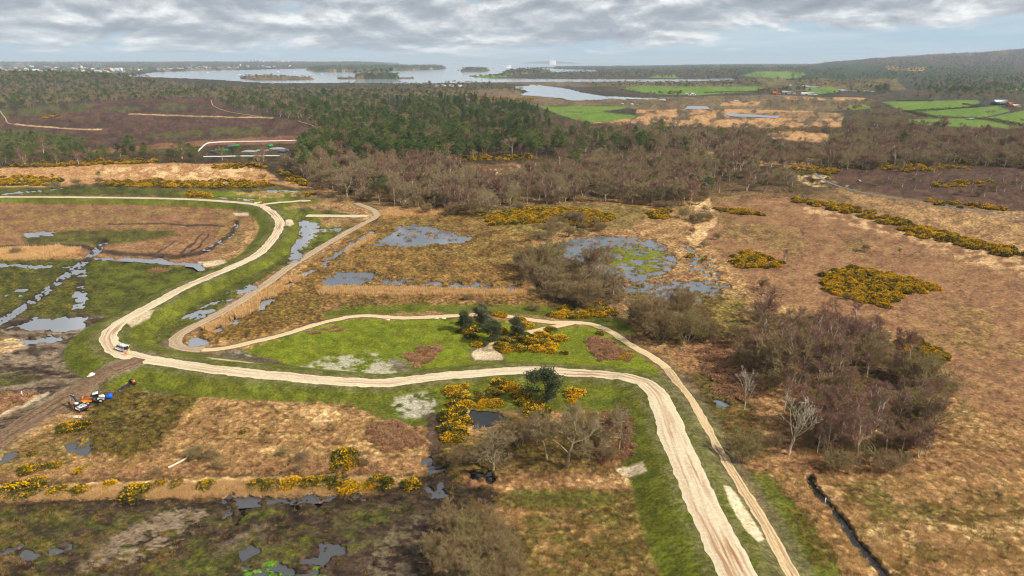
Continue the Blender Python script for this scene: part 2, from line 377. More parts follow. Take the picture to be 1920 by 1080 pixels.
# ---- heath on the left
area('heath', [(-190,222),(60,202),(180,190),(330,180),(400,184),(440,208),(520,221),(606,243),(598,262),(560,263),(380,265),(200,274),(100,256),(-190,246)], 5)
area('heathgreen', [(180,203),(240,196),(310,194),(400,200),(330,208),(230,211)], 5, 0.9, (0.35, 0.55, nm))
area('heathgreen', [(0,205),(120,195),(180,196),(150,210),(0,222)], 5, 0.9, (0.3, 0.5, nm))
area('heathgreen', [(390,241),(500,238),(520,249),(440,256),(200,263),(230,256)], 5, 0.9, (0.35, 0.55, nm))
area('heathgreen', [(-190,240),(60,244),(170,260),(140,272),(-190,296)], 4)
area('heathred', [(300,270),(420,261),(560,254),(598,257),(590,268),(400,274),(250,284),(140,292),(110,284)], 4, 0.9)
strip('straw', [(30,233),(80,238),(150,243),(190,243)], 0.9, 0.8); strip('straw', [(240,214),(400,219),(510,221)], 0.8, 0.8, 0.8)
area('reed', [(-190,322),(60,315),(200,309),(330,307),(440,309),(500,320),(520,338),(420,346),(240,340),(100,352),(-190,352)], 4, 1.0)
area('straw', [(150,318),(330,312),(470,318),(480,332),(380,338),(220,330)], 4, 0.9, (0.4, 0.6, nm))
area('wetgrass', [(-190,352),(120,350),(220,352),(420,358),(560,352),(585,372),(520,378),(400,372),(200,366),(-190,366)], 4)
area('lush', [(330,362),(420,358),(500,362),(560,356),(585,366),(540,376),(470,378),(400,372)], 4, 0.8)
area('rough', [(430,360),(540,357),(590,362),(585,371),(480,371)], 3, 0.8, (0.4, 0.55, nm))
area('reed', [(490,342),(570,338),(640,360),(620,366),(560,352)], 3, 0.9)
# ---- clearings among the woods
area('heathred', [(840,312),(960,306),(1010,318),(1000,338),(930,345),(860,330)], 4, 0.9); area('straw', [(860,318),(980,310),(990,325),(900,335)], 4, 0.7, (0.45, 0.6, nm))
area('rough', [(1300,284),(1440,286),(1540,300),(1520,318),(1400,310),(1290,296)], 4, 0.9); area('straw', [(1480,325),(1560,330),(1600,350),(1520,352)], 4, 0.7, (0.4, 0.6, nm))
area('heath', [(1540,310),(1700,318),(1920,315),(1990,330),(1990,400),(1800,390),(1640,362),(1560,340)], 5, 0.9)
area('rough', [(1560,350),(1640,372),(1760,392),(1920,425),(1920,455),(1720,412),(1600,378)], 4, 0.9)
# ---- the large tan rough-grass field on the right
area('tan', [(1330,385),(1450,372),(1560,382),(1680,415),(1820,455),(1990,500),(1990,780),(1920,800),(1800,760),(1700,640),(1560,600),(1440,560),(1370,500),(1310,430)], 10)
area('straw', [(1480,385),(1640,410),(1800,458),(1990,505),(1990,540),(1840,500),(1700,450),(1520,402)], 8, 0.55, (0.4, 0.62, nm))
area('olive', [(1340,400),(1480,400),(1620,440),(1620,480),(1480,480),(1360,450)], 10, 0.5, (0.4, 0.62, nl))
area('olive', [(1600,600),(1760,560),(1900,600),(1960,680),(1800,660)], 12, 0.4, (0.45, 0.65, nl))
area('straw', [(1290,385),(1330,370),(1345,420),(1300,470),(1285,440)], 4, 0.8)
area('rough', [(1200,380),(1300,375),(1300,440),(1250,455),(1180,430)], 5, 0.9)
# ---- marsh squares in the middle
area('marsh', [(700,410),(760,392),(880,398),(960,420),(1010,440),(1000,470),(980,545),(1050,575),(980,585),(850,580),(700,590),(560,612),(470,638),(400,645),(372,630),(450,575),(560,510),(640,455)], 5)
area('olive', [(720,412),(880,405),(980,440),(970,500),(800,480),(700,470)], 8, 0.55, (0.42, 0.6, nm))
area('bog', [(500,560),(700,545),(830,552),(830,565),(640,585),(450,625),(400,635)], 6, 0.55, (0.4, 0.6, nm))
area('reed', [(600,540),(760,543),(980,548),(985,558),(760,556),(600,556)], 3, 0.9); area('reed', [(700,398),(740,390),(850,395),(820,404),(720,408)], 3, 0.7)
area('bracken', [(600,565),(860,560),(1060,575),(1060,592),(920,585),(760,590),(600,600)], 5, 0.6, (0.4, 0.6, nm))
area('olive', [(880,395),(1000,385),(1200,385),(1240,400),(1180,430),(1000,440),(920,425)], 6, 0.8); area('lush', [(890,400),(1060,395),(1180,400),(1060,425),(920,420)], 6, 0.35, (0.4, 0.6, nm))
area('bog', [(1180,530),(1370,530),(1400,560),(1390,620),(1330,650),(1220,640),(1180,580)], 8, 0.8); area('rough', [(1270,450),(1340,480),(1400,550),(1370,565),(1290,510)], 6, 0.7)
area('olive', [(1270,560),(1360,540),(1400,580),(1330,640),(1290,620)], 6, 0.6, (0.45, 0.6, nm))
area('bracken', [(1260,660),(1330,640),(1420,640),(1450,720),(1420,800),(1340,790),(1290,720)], 8, 0.8, (0.35, 0.55, nm))
area('bog', [(1290,700),(1400,680),(1420,800),(1440,870),(1380,860),(1320,780)], 8, 0.8); area('wetgrass', [(1300,700),(1345,720),(1370,790),(1340,790),(1310,750)], 5, 0.7, (0.4, 0.6, nm))
area('floor', [(1380,650),(1450,590),(1560,590),(1660,620),(1700,680),(1800,720),(1780,745),(1600,740),(1440,720)], 8, 0.9)
area('floor', [(980,490),(1060,480),(1130,500),(1175,540),(1160,575),(1060,575),(985,545)], 5, 0.9)
area('bracken', [(1480,740),(1720,740),(1740,840),(1560,880),(1440,850)], 10, 0.7); area('rough', [(1560,760),(1740,770),(1720,840),(1600,830)], 8, 0.6, (0.4, 0.6, nm))
# ---- lower right field
area('bracken', [(1400,860),(1560,870),(1720,870),(1990,830),(1990,880),(1760,890),(1600,905),(1440,890)], 8, 0.8)
area('rough', [(1430,885),(1560,900),(1760,890),(1990,860),(1990,1190),(1500,1190),(1470,1000)], 8)
area('olive', [(1560,905),(1760,905),(1900,930),(1990,1000),(1990,1190),(1700,1190),(1600,1000)], 12, 0.75, (0.40, 0.60, fbm(X / 6, Y / 6, 81, 4)))
area('straw', [(1540,910),(1990,880),(1990,1190),(1700,1190),(1600,1020)], 10, 0.5, (0.42, 0.60, fbm(X / 7, Y / 7, 83, 4)))
area('wetgrass', [(1560,905),(1660,905),(1760,960),(1780,1000),(1660,980)], 8, 0.6, (0.4, 0.6, nm))
area('grass', [(1400,885),(1440,890),(1520,980),(1570,1060),(1600,1190),(1500,1190),(1460,1010)], 6, 0.9); area('bog', [(1480,930),(1530,980),(1560,1060),(1530,1060),(1490,990)], 8, 0.7)
# ---- left: meadow between the ring track
area('tan', [(-190,384),(200,380),(420,388),(470,398),(468,430),(440,470),(380,500),(180,480),(-190,470)], 6)
area('olive', [(-190,392),(300,395),(300,430),(-190,440)], 7, 0.5, (0.42, 0.6, nm))
area('wetgrass', [(40,445),(130,432),(330,432),(340,442),(220,458),(60,458)], 5, 0.9)
area('olive', [(400,395),(450,398),(470,430),(440,470),(400,480)], 6, 0.4)
area('reed', [(-190,470),(30,466),(110,462),(150,466),(130,484),(60,490),(-190,488)], 4); area('floor', [(0,462),(60,460),(90,470),(30,478)], 4, 0.6)
area('wetgrass', [(-190,490),(180,486),(300,492),(400,505),(420,512),(330,550),(260,585),(200,598),(-190,610)], 5)
area('bog', [(-190,500),(140,495),(150,590),(-190,605)], 8, 0.55, (0.4, 0.6, nm)); area('grass', [(170,490),(330,498),(400,510),(300,550),(200,560)], 8, 0.55, (0.42, 0.6, nm))
area('mud', [(-190,602),(60,596),(165,590),(200,592),(195,612),(168,640),(170,672),(220,690),(250,700),(240,716),(190,740),(60,800),(-190,900)], 5)
area('mudpale', [(-190,620),(80,610),(160,600),(200,594),(165,640),(165,670),(190,690),(60,690),(-190,700)], 6, 0.8, (0.38, 0.6, nm))
area('mudpale', [(-190,760),(40,735),(130,720),(60,760),(-60,830),(-190,860)], 5, 0.6, (0.4, 0.6, nm)); area('straw', [(-190,632),(30,632),(50,655),(-20,668),(-190,670)], 4, 0.8)
MUDP = [(-190,606),(60,600),(165,594),(195,600),(168,640),(170,672),(220,690),(245,702),(190,738),(60,798),(-190,890)]
area('mudpale', MUDP, 5, 0.7, (0.52, 0.62, fbm(U / 50 + V / 40, V / 4.5 + U / 60, 12, 4))); area('black', MUDP, 5, 0.6, (0.54, 0.64, fbm(U / 60 + V / 30, V / 5 + U / 70, 14, 4)))
area('sand', [(125,665),(150,660),(165,672),(145,682),(127,676)], 3, 0.8)
area('wetgrass', [(-190,702),(40,700),(75,712),(30,722),(-190,728)], 5, 0.9); area('bracken', [(-190,742),(40,738),(75,745),(30,775),(-40,800),(-190,800)], 5, 0.9)
# ---- between the two tracks
area('wetgrass', [(530,395),(590,385),(690,412),(590,465),(500,520),(400,585),(330,625),(290,660),(240,648),(225,628),(290,585),(400,532),(500,480),(540,440)], 4)
area('lush', [(535,390),(600,395),(640,430),(580,470),(540,450)], 5, 0.5, (0.4, 0.6, nm)); area('rough', [(600,408),(690,410),(660,425),(600,424)], 3, 0.8)
area('rough', [(570,382),(640,380),(668,390),(600,398)], 3, 0.8)
area('spoil', [(280,655),(330,632),(345,655),(400,662),(460,655),(520,668),(560,690),(500,690),(400,684),(310,675)], 4)
area('black', [(420,665),(480,658),(540,672),(580,690),(520,690)], 4, 0.7, (0.4, 0.6, nm)); area('pale', [(410,660),(500,656),(520,668),(470,672)], 3, 0.5, (0.45, 0.6, nm))
# ---- the green common
COMMON = [(455,660),(520,636),(580,616),(640,602),(690,597),(800,600),(860,597),(960,602),(1060,612),(1120,612),(1160,632),(1210,668),(1245,700),(1230,716),(1150,697),(1000,686),(850,694),(740,708),(640,706),(560,690)]
area('lush', COMMON, 4)
area('grass', [(640,575),(800,572),(960,572),(1060,575),(1170,600),(1200,630),(1150,625),(1080,600),(960,590),(820,588),(700,588),(600,600)], 4, 0.9)
area('grass', [(1000,600),(1180,650),(1230,700),(1100,690),(900,690),(760,700),(900,670)], 8, 0.35, (0.4, 0.6, nm))
area('pale', [(560,688),(620,668),(680,662),(740,672),(770,690),(760,708),(650,704)], 4, 0.75, (0.36, 0.52, nm)); area('spoil', [(735,668),(762,680),(790,700),(760,708),(738,690)], 3, 0.8)
area('bracken', [(757,665),(800,650),(830,646),(828,658),(800,678),(780,688),(765,678)], 3, 0.9); area('bracken', [(1098,640),(1120,632),(1180,655),(1180,675),(1120,675)], 3, 0.9)
area('spoil', [(880,655),(905,645),(945,650),(950,680),(885,680)], 2, 0.7, None, 0.3)
area('sand', [(888,658),(905,650),(918,648),(932,655),(944,668),(944,676),(892,675),(886,668)], 1.4, 1.0, None, 0.2)
# ---- south of the main track
area('grass', [(640,730),(760,722),(830,716),(1000,706),(1150,716),(1180,740),(1190,770),(1060,775),(840,770),(830,830),(790,800),(700,800),(600,770)], 5, 0.95)
area('lush', [(840,716),(1000,704),(1130,716),(1160,745),(1000,745),(900,725)], 5, 0.6, (0.38, 0.6, nm))
area('pale', [(738,735),(770,722),(800,735),(820,760),(800,782),(760,785),(735,760)], 4, 0.8, (0.3, 0.5, nm)); area('mud', [(795,775),(825,780),(835,830),(845,880),(800,890),(800,830)], 4, 0.9)
area('bog', [(180,745),(260,712),(330,728),(390,742),(380,790),(330,830),(250,860),(160,850),(150,810)], 7)
area('olive', [(250,735),(330,750),(300,800),(220,830),(190,800)], 7, 0.5, (0.45, 0.6, nm)); area('spoil', [(255,728),(340,725),(385,738),(330,745),(280,742)], 4, 0.6, (0.4, 0.6, nm))
area('rough', [(385,745),(560,750),(650,760),(720,790),(790,810),(790,850),(620,860),(400,860),(300,850),(330,800)], 8)
area('straw', [(555,770),(630,762),(640,790),(590,805)], 5, 0.8); area('straw', [(470,840),(520,840),(520,855),(465,855)], 4, 0.6); area('straw', [(640,830),(790,840),(770,880),(640,870)], 6, 0.5, (0.4, 0.6, nm))
area('bracken', [(690,800),(740,790),(790,815),(790,840),(720,845),(690,820)], 4, 0.9)
area('olive', [(30,840),(110,800),(160,790),(160,860),(120,890),(20,900),(-190,900),(-190,880)], 8, 0.7); area('rough', [(40,860),(160,860),(280,870),(280,895),(60,905)], 5, 0.7)
area('bracken', [(-190,890),(200,880),(560,868),(780,862),(790,884),(560,890),(200,900),(-190,912)], 5, 0.7); area('black', [(-190,908),(250,898),(600,888),(770,890),(770,897),(500,900),(100,912),(-190,918)], 3, 0.7)
area('straw', [(-190,918),(150,910),(420,898),(700,893),(760,898),(740,912),(690,926),(420,934),(200,934),(-190,944)], 3)
# ---- bottom mud flat
area('black', [(-190,945),(200,936),(420,936),(700,928),(800,890),(840,880),(870,900),(960,930),(980,945),(850,960),(830,1000),(800,1190),(-190,1190)], 5)
area('wetgrass', [(-190,960),(160,955),(420,960),(700,950),(800,960),(760,1010),(600,1060),(300,1090),(-190,1190)], 10, 0.9, (0.36, 0.52, fbm(U / 40, V / 18, 91, 5)))
area('olive', [(-190,950),(300,950),(330,1080),(-190,1190)], 10, 0.5, (0.5, 0.66, fbm(U / 30, V / 16, 93, 4)))
area('mud', [(600,960),(800,930),(830,960),(810,1080),(650,1190),(560,1060)], 10, 0.7, (0.38, 0.6, fbm(U / 50, V / 22, 95, 5)))
streak = fbm((U * 0.8 + V * 1.0) / 60, (V * 1.0 + U * 0.35) / 22, 97, 5) * .6 + fbm(U / 14, V / 6, 98, 3) * .4
area('mud', [(-190,945),(420,940),(800,930),(830,1000),(800,1190),(-190,1190)], 8, 0.55, (0.42, 0.62, fbm(U / 26, V / 12, 92, 4)))
area('mudpale', [(215,1010),(320,945),(395,955),(380,990),(330,1030),(240,1065),(140,1075)], 8, 0.85, (0.44, 0.54, streak)); area('mudpale', [(410,1000),(500,985),(500,1010),(400,1040)], 8, 0.4, (0.44, 0.6, streak))
area('spoil', [(720,1000),(800,960),(815,990),(800,1190),(700,1190),(690,1060)], 8, 0.7, (0.42, 0.6, nm)); area('algae', [(455,1072),(510,1055),(600,1060),(606,1085),(455,1100)], 5, 0.9, (0.48, 0.56, fbm(U / 16, V / 9, 99, 4)))
area('bog', [(830,830),(1180,770),(1195,880),(1160,900),(860,905),(820,870)], 6, 0.8); area('bracken', [(1100,770),(1190,780),(1200,870),(1120,880)], 6, 0.6, (0.4, 0.6, nm))
area('bracken', [(860,893),(1160,885),(1215,900),(1210,920),(1050,918),(880,915)], 4, 0.8); area('straw', [(1060,895),(1210,898),(1215,915),(1080,918)], 4, 0.6)
area('olive', [(930,930),(1060,915),(1210,925),(1235,985),(1260,1190),(960,1190),(960,1010)], 6, 0.95); area('wetgrass', [(950,925),(1100,920),(1180,930),(1100,960),(980,955)], 6, 0.8)
area('rough', [(940,960),(1090,960),(1220,990),(1250,1190),(1060,1190),(1000,1040)], 10, 0.7, (0.46, 0.6, fbm(X / 5, Y / 5, 101, 4))); area('rough', [(880,960),(990,955),(960,1090),(900,1100)], 6, 0.8)
area('wetgrass', [(990,975),(1120,965),(1210,990),(1240,1190),(1040,1190)], 10, 0.6, (0.44, 0.58, fbm(U / 34, V / 20, 17, 4)))
area('floor', [(815,970),(900,955),(985,1010),(980,1190),(800,1190)], 6, 0.8)
# wheel ruts and bare strips in the meadow
for pts, w in (([(444,418),(440,432),(418,452),(384,470),(340,481),(270,479),(190,472),(150,462),(40,464),(-100,466)], 4.0), ([(376,440),(362,458),(338,476)], 1.6), ([(390,440),(380,455),(356,476)], 1.6),
               ([(196,455),(176,475),(150,497),(100,535),(40,580),(-40,625)], 8), ([(205,420),(300,421),(420,424)], 1.5), ([(330,452),(310,468),(290,478)], 1.2)):
    strip('black', pts, w, w * 0.6, 0.9)
wr = np.random.default_rng(5)
for (u0_, v0_, u1_, v1_), n_ in (((1560, 930, 1930, 1090), 9), ((985, 960, 1230, 1090), 7), ((400, 760, 760, 850), 7), ((1380, 420, 1880, 620), 8)):
    for k_ in range(n_):
        p_ = [np.array([wr.uniform(u0_, u1_), wr.uniform(v0_, v1_)])]; d_ = wr.uniform(0, 6.28)
        for j_ in range(7): d_ += wr.normal(0, .45); p_.append(p_[-1] + np.array([math.cos(d_) * 22, math.sin(d_) * 10]) * (v0_ / 900))
        strip('bog', [tuple(q_) for q_ in p_], 1.6 * v0_ / 900, 1.4 * v0_ / 900, 0.75)
for pts_, c_ in (([(-60,688),(60,694),(130,706),(190,712)], 'black'), ([(-60,700),(40,712),(120,722)], 'mud'), ([(60,690),(110,668),(150,640),(165,610)], 'mud'), ([(-60,742),(20,726),(80,716),(150,714)], 'mudpale'), ([(40,662),(90,655),(140,640)], 'black'), ([(90,680),(150,690),(205,694)], 'mudpale'), ([(-60,676),(60,678),(140,690)], 'mudpale'), ([(-60,815),(20,772),(90,738)], 'sand'), ([(60,642),(110,648),(150,655)], 'mudpale')):
    strip(c_, pts_, 3.4, 2.4, .75)
strip('black', [(148,498),(150,540),(149,600)], 9, 4, 0.75); strip('olive', [(-100,398),(200,396),(420,402)], 1.4, 1.2, 0.7); strip('bog', [(-100,372),(200,383),(420,389),(470,402),(478,430)], 3, 2, 0.5)

# ------------------------------------------------------------------ heights
Z = np.zeros(U.shape)
near = V > 345
d1 = np.full(U.shape, 1e9); crest = np.zeros(U.shape); d2 = np.full(U.shape, 1e9)
def near_line(W, pad=60):
    """window of the grid near a world line, in pieces so that each stays small"""
    for i in range(0, len(W) - 1, 8):
        Q = W[max(0, i - 1):i + 10]; qu, qv = UV(Q[:, 0], Q[:, 1], Q[:, 2]); mpx = F * 22 / np.hypot(Q[:, 0], Q[:, 1]).min()
        sl = window(np.column_stack([qu, qv]), max(12, mpx))
        if sl is not None: yield Q, sl
for W in (W1, W1b, WS):
    for Q, sl in near_line(W):
        d, par = line_d(Q[:, :2], X[sl], Y[sl]); cz = np.interp(par, np.arange(len(Q)), Q[:, 2]); d1[sl] = np.minimum(d1[sl], d)
        crest[sl] = np.maximum(crest[sl], cz * (1 - smooth(4.6, 5.8 + cz * 3.1, d)))
for W in (W2, W3):
    for Q, sl in near_line(W): d2[sl] = np.minimum(d2[sl], line_d(Q[:, :2], X[sl], Y[sl])[0])
bm = smooth(0.05, 0.5, crest) * (1 - smooth(13.5, 15, d1))
paint('bank', bm)
paint('lush', bm * smooth(0.5, 0.68, nm), 0.35); paint('spoil', smooth(7.5, 4.2, d1) * smooth(0.42, 0.6, nm + 0.12 * nf), 0.55)
sl = window([(a, b) for a, b, c in SPUR]); paint('mudpale', smooth(6.5, 3.5, line_d(WS[:, :2], X[sl], Y[sl])[0]) * (V[sl] < 760), 0.7, sl)
paint('spoil', smooth(3.2, 1.8, d2) * smooth(0.3, 0.6, nm + 0.2 * nf) * (V < 720), 0.7); paint('spoil', smooth(6.5, 3.0, d2) * (V > 700), 0.65)
# pads of stone and sand
for pl in ([(238,616),(262,591),(292,595),(278,612),(248,629)], [(388,681),(432,679),(492,686.5),(470,691),(400,688)], [(536,420),(548,417.5),(553,426),(545,432),(536,430)],
           [(1354,930),(1368,930),(1400,972),(1432,1024),(1420,1036),(1392,1012),(1366,968)], [(1153,881),(1206,878),(1211,898),(1168,898)], [(436,399),(466,399),(468,404),(442,404)],
           [(372,492),(420,488),(425,496),(385,502)]):
    area('sand', pl, 1.8, 1.0, None, 0.25)
tuss *= np.clip(1 - smooth(0.05, 0.5, crest), 0.08, 1); tuss *= smooth(1.2, 4.5, d2)
Z += crest
# ponds: (outline, depth factor, patch noise or None)
pn = fbm(X / 5.5, Y / 5.5, 111, 4); pn2 = fbm(X / 2.6, Y / 2.6, 121, 3)
PONDS = [([(693,461),(722,446),(748,424),(778,419),(822,428),(862,438),(900,444),(870,456),(820,459),(770,464),(720,464)], (0.30, 0.40)),
         ([(592,537),(614,519),(650,509),(700,511),(714,521),(684,531),(640,538)], (0.26, 0.34)),
         ([(706,522),(790,522),(860,528),(985,532),(985,545),(900,544),(840,540),(720,534)], (0.47, 0.54)),
         ([(1015,470),(1058,450),(1140,441),(1240,456),(1275,490),(1258,512),(1192,532),(1140,515),(1080,488)], (0.28, 0.38)),
         ([(1165,535),(1240,520),(1330,535),(1360,560),(1280,572),(1180,562)], (0.47, 0.53)), ([(1280,455),(1330,490),(1370,540),(1350,550),(1290,500)], (0.50, 0.56)),
         ([(15,614),(68,596),(162,596),(158,610),(112,624),(84,618)], (0.28, 0.36)), ([(35,641),(118,630),(112,641),(60,646)], (0.3, 0.4)),
         ([(176,483),(282,486),(346,491),(378,494),(388,508),(366,512),(346,499),(270,492),(180,488)], (0.15, 0.25)),
         ([(552,416),(600,414),(598,440),(570,465),(562,490),(540,494),(548,455)], (0.44, 0.5)), ([(601,430),(640,427),(644,433),(606,436)], (0.2, 0.3)),
         ([(345,594),(398,568),(446,540),(478,527),(482,536),(440,562),(372,596)], (0.50, 0.56)),
         ([(350,636),(372,630),(392,644),(366,650)], (0.3, 0.4)), ([(598,492),(650,458),(700,431),(703,437),(648,470),(604,498)], (0.2, 0.3)),
         ([(395,622),(480,576),(560,512),(592,503),(594,510),(560,528),(490,580),(410,628)], (0.44, 0.5)),
         ([(884,768),(935,772),(950,778),(952,790),(920,797),(884,808)], (0.1, 0.2)), ([(862,884),(922,886),(918,902),(878,899)], (0.2, 0.3)),
         ([(796,868),(830,862),(832,876),(806,884)], (0.44, 0.54)), ([(803,914),(834,908),(838,926),(808,932)], (0.44, 0.54)),
         ([(412,972),(428,934),(470,926),(580,932),(690,926),(690,938),(560,944),(470,950),(440,980)], (0.50, 0.56)), ([(445,1032),(470,1016),(486,1034),(462,1056)], (0.47, 0.56)),
         ([(-60,1030),(40,1018),(64,1038),(10,1056),(-60,1060)], (0.48, 0.57)), ([(118,842),(150,822),(176,838),(160,860)], (0.5, 0.58)), ([(-10,866),(22,846),(26,854),(-6,874)], (0.3, 0.4)),
         ([(450,1066),(510,1050),(610,1052),(615,1100),(450,1110)], (0.55, 0.62)), ([(600,1020),(640,1016),(636,1040),(604,1046)], (0.5, 0.58)), ([(100,1026),(135,1020),(130,1036),(104,1040)], (0.52, 0.6)),
         ([(42,440),(66,434),(108,434),(98,441),(56,444)], (0.3, 0.42)), ([(140,510),(160,506),(162,518),(142,520)], (0.3, 0.4)), ([(138,540),(160,540),(162,575),(138,580)], (0.46, 0.54)),
         ([(0,362),(60,357),(118,352),(122,354),(60,360),(2,366)], (0.3, 0.4)), ([(500,357),(560,356),(562,359),(500,360)], (0.35, 0.45)), ([(480,373.5),(410,370),(412,372.5),(470,376)], (0.4, 0.5)),
         ([(0,494),(100,498),(140,499),(140,503),(60,502),(0,499)], (0.5, 0.56)), ([(30,541),(60,545),(40,556),(10,556)], (0.5, 0.56)), ([(1340,755),(1362,752),(1366,764),(1346,766)], (0.42, 0.52)),
         ([(1360,215),(1368,213),(1460,219),(1455,222),(1372,219)], (0.4, 0.5)), ([(1290,199),(1325,200),(1330,205),(1285,205)], (0.42, 0.5)), ([(1060,211),(1092,211),(1092,213),(1062,213)], (0.2, 0.3)),
         ([(1570,167),(1640,170),(1640,173),(1574,171)], (0.1, 0.2)), ([(1352,187),(1396,188),(1390,190),(1356,189)], (0.4, 0.5)), ([(1810,222),(1828,221.5),(1828,224),(1812,224)], (0.1, 0.2)),
         ([(1135,194),(1170,193),(1176,196),(1140,197)], (0.4, 0.5)), ([(1180,193),(1215,194),(1212,197),(1184,197)], (0.4, 0.5)), ([(1480,158),(1540,162),(1532,165),(1480,161)], (0.3, 0.4))]
dip = np.zeros(U.shape)
for pl, (lo, hi) in PONDS:
    far_ = np.mean([p[1] for p in pl]) < 260; kw = 0.15 if far_ else 0.55; sl = window(pl)
    if sl is None: continue
    sdp = poly_sd(pl, U[sl] + (WU[sl] - U[sl]) * kw, V[sl] + (WV[sl] - V[sl]) * kw)
    nz = np.clip(pn[sl] * 0.6 + pn2[sl] * 0.4, 0, 1) if not far_ else nm[sl]
    if not far_ and np.mean([p[1] for p in pl]) > 820: nz = nz * .35 + pn2[sl] * .3 + vnoise(X[sl] / 1.3, Y[sl] / 1.3, 19) * .35; sdp = sdp + (vnoise(X[sl] / 1.6, Y[sl] / 1.6, 23) - .5) * 16
    if not far_: sdp = sdp + (pn2[sl] - 0.5) * 14 * S[sl] + (pn[sl] - 0.5) * 10 * S[sl]
    edge = 1.2 if far_ else 3.0
    dip[sl] = np.maximum(dip[sl], smooth(-edge * 0.4, edge, sdp) * smooth(lo, hi, nz + np.clip(sdp, 0, 12) * 0.006))
DITCH = [[(1518,900),(1532,922),(1562,957),(1602,1012),(1664,1085),(1720,1160)], [(560,553),(640,550),(700,552),(840,552)]]
for c, w in zip(DITCH, (7.2, 1.6)):
    c = catmull(c, 6); sl = window(c); dd, _ = line_d(c, WU[sl] * 0.4 + U[sl] * 0.6, WV[sl] * 0.4 + V[sl] * 0.6); w2 = w * np.clip(V[sl] / 1000, 0.3, 1.1)
    dip[sl] = np.maximum(dip[sl], 1 - smooth(w2 * 0.6, w2 * 1.25, dd)); paint('black', 1 - smooth(w2 * 0.9, w2 * 1.6, dd), 0.9, sl)
for c, o, e, q in (([(196,455),(176,475),(150,497),(100,535),(40,580),(-40,625)], 3.4, (2.0, 3.4), 9), ([(444,418),(440,432),(418,452),(384,470)], 2.4, (1.0, 2.0), 6)):
    c = catmull(c, 6); sl = window(c); dd, _ = line_d(c, U[sl], V[sl])
    dip[sl] = np.maximum(dip[sl], (1 - smooth(e[0], e[1], np.abs(dd - o))) * smooth(0.47, 0.56, fbm(U[sl] / q, V[sl] / (q * 0.66), 131, 3)))
dip *= (crest < 0.6)
wetm = smooth(0.02, 0.4, dip); paint('black', wetm * 0.75); tuss *= 1 - smooth(0.05, 0.4, dip)
area('lush', [(1100,478),(1150,458),(1200,455),(1256,478),(1242,508),(1190,516),(1140,500)], 4, 0.9, (0.44, 0.54, pn))
wg = smooth(-4, 3, poly_sd([(1100,478),(1150,458),(1200,455),(1256,478),(1242,508),(1190,516),(1140,500)], WU, WV)) * smooth(0.44, 0.54, pn * 0.5 + pn2 * 0.5)
dip *= 1 - wg
algae = smooth(-4, 3, poly_sd([(455,1072),(510,1055),(600,1060),(606,1085),(455,1100)], WU, WV)) * smooth(0.47, 0.55, fbm(U / 16, V / 9, 99, 4)); dip *= 1 - algae; paint('algae', algae)
# tussocks
tn = 1 - np.abs(2 * fbm(X / 1.9, Y / 1.9, 141, 2) - 1); tn2 = vnoise(X / 0.9 + 0.3 * Y, Y / 0.9, 143); tn3 = vnoise(X / 3.6, Y / 3.6, 145)
fade = smooth(1100, 300, D)
th = tuss * (0.62 * vnoise(X / 1.5, Y / 1.5, 147) ** 1.5 * 1.6 + 0.28 * tn2 + 0.55 * tn3 ** 2) * fade + tuss * 1.6 * (1 - fade) * nf
Z += th
colr *= (0.86 + 0.30 * np.clip(th / 0.45, 0, 1) * np.clip(tuss / 0.25, 0, 1))[..., None]      # straw tips of the tussocks are paler than the sward between
Z -= dip * 0.9
Z += (wl - 0.5) * 0.5 * smooth(2.0, 12.0, d1) * (1 - np.clip(dip * 3, 0, 1)) * smooth(3, 10, d2) * (wl > 0.5)
# large relief
def bump(u, v, a, sx, sy):
    bx, by = P(u, v); return a * np.exp(-((X - bx) / sx) ** 2 - ((Y - by) / sy) ** 2)
Z += bump(20, 158, 40, 900, 520) + bump(280, 162, 6, 400, 300) + bump(900, 214, 7, 160, 220)
leftfar = smooth(800, 660, U) * smooth(9000, 15500, Y); Z += leftfar * (62 + 22 * (fbm(U / 60, V / 9, 151, 3) - 0.3))
top = np.interp(U, [1480,1560,1700,1770,1850,1920,2110], [0, 60, 128, 156, 182, 222, 280])
Z += top * np.exp(-((Y - 9600) / 2600) ** 2) * smooth(1480, 1560, U)
hillm = smooth(20, 60, top * np.exp(-((Y - 9600) / 2600) ** 2)); paint('heath', hillm * smooth(0.35, 0.55, nl), 0.8); paint('olive', hillm * smooth(0.45, 0.65, nm) * smooth(100, 190, Z), 0.8)
Z += smooth(1180, 1400, U) * smooth(3600, 5200, Y) * (14 + 14 * fbm(U / 90, V / 3, 153, 3)) * (Y < 20000)
Z += islez
landfar = (Y > 1500)
treeish = np.clip((colr[..., 1] < 0.16) * 1.0, 0, 1) * smooth(3600, 4600, D)
Z += np.where(landfar & ~sea, 1.2 + treeish * (4 + 9 * hsh(np.floor(U * 0.7), np.floor(V * 1.3), 3) * smooth(0.3, 0.5, nm + 0.1)), 0)
Z = np.where(sea, -6.0, Z)
nr, nc = U.shape
idx = np.arange(nr * nc).reshape(nr, nc)
quads = np.stack([idx[:-1, :-1], idx[:-1, 1:], idx[1:, 1:], idx[1:, :-1]], -1).reshape(-1, 4)
gm = mesh_np('ground', np.stack([X, Y, Z], -1).reshape(-1, 3), quads, smooth_=True)
at = gm.attributes.new('land_colour', 'FLOAT_COLOR', 'POINT'); at.data.foreach_set('color', np.concatenate([np.clip(colr, 0, 1), np.ones(U.shape + (1,))], -1).astype(np.float32).ravel())
at = gm.attributes.new('wet', 'FLOAT', 'POINT'); at.data.foreach_set('value', np.clip(wet, 0, 1).astype(np.float32).ravel())
at = gm.attributes.new('tussock', 'FLOAT', 'POINT'); at.data.foreach_set('value', np.clip(tuss * 2.2, 0, 1).astype(np.float32).ravel())
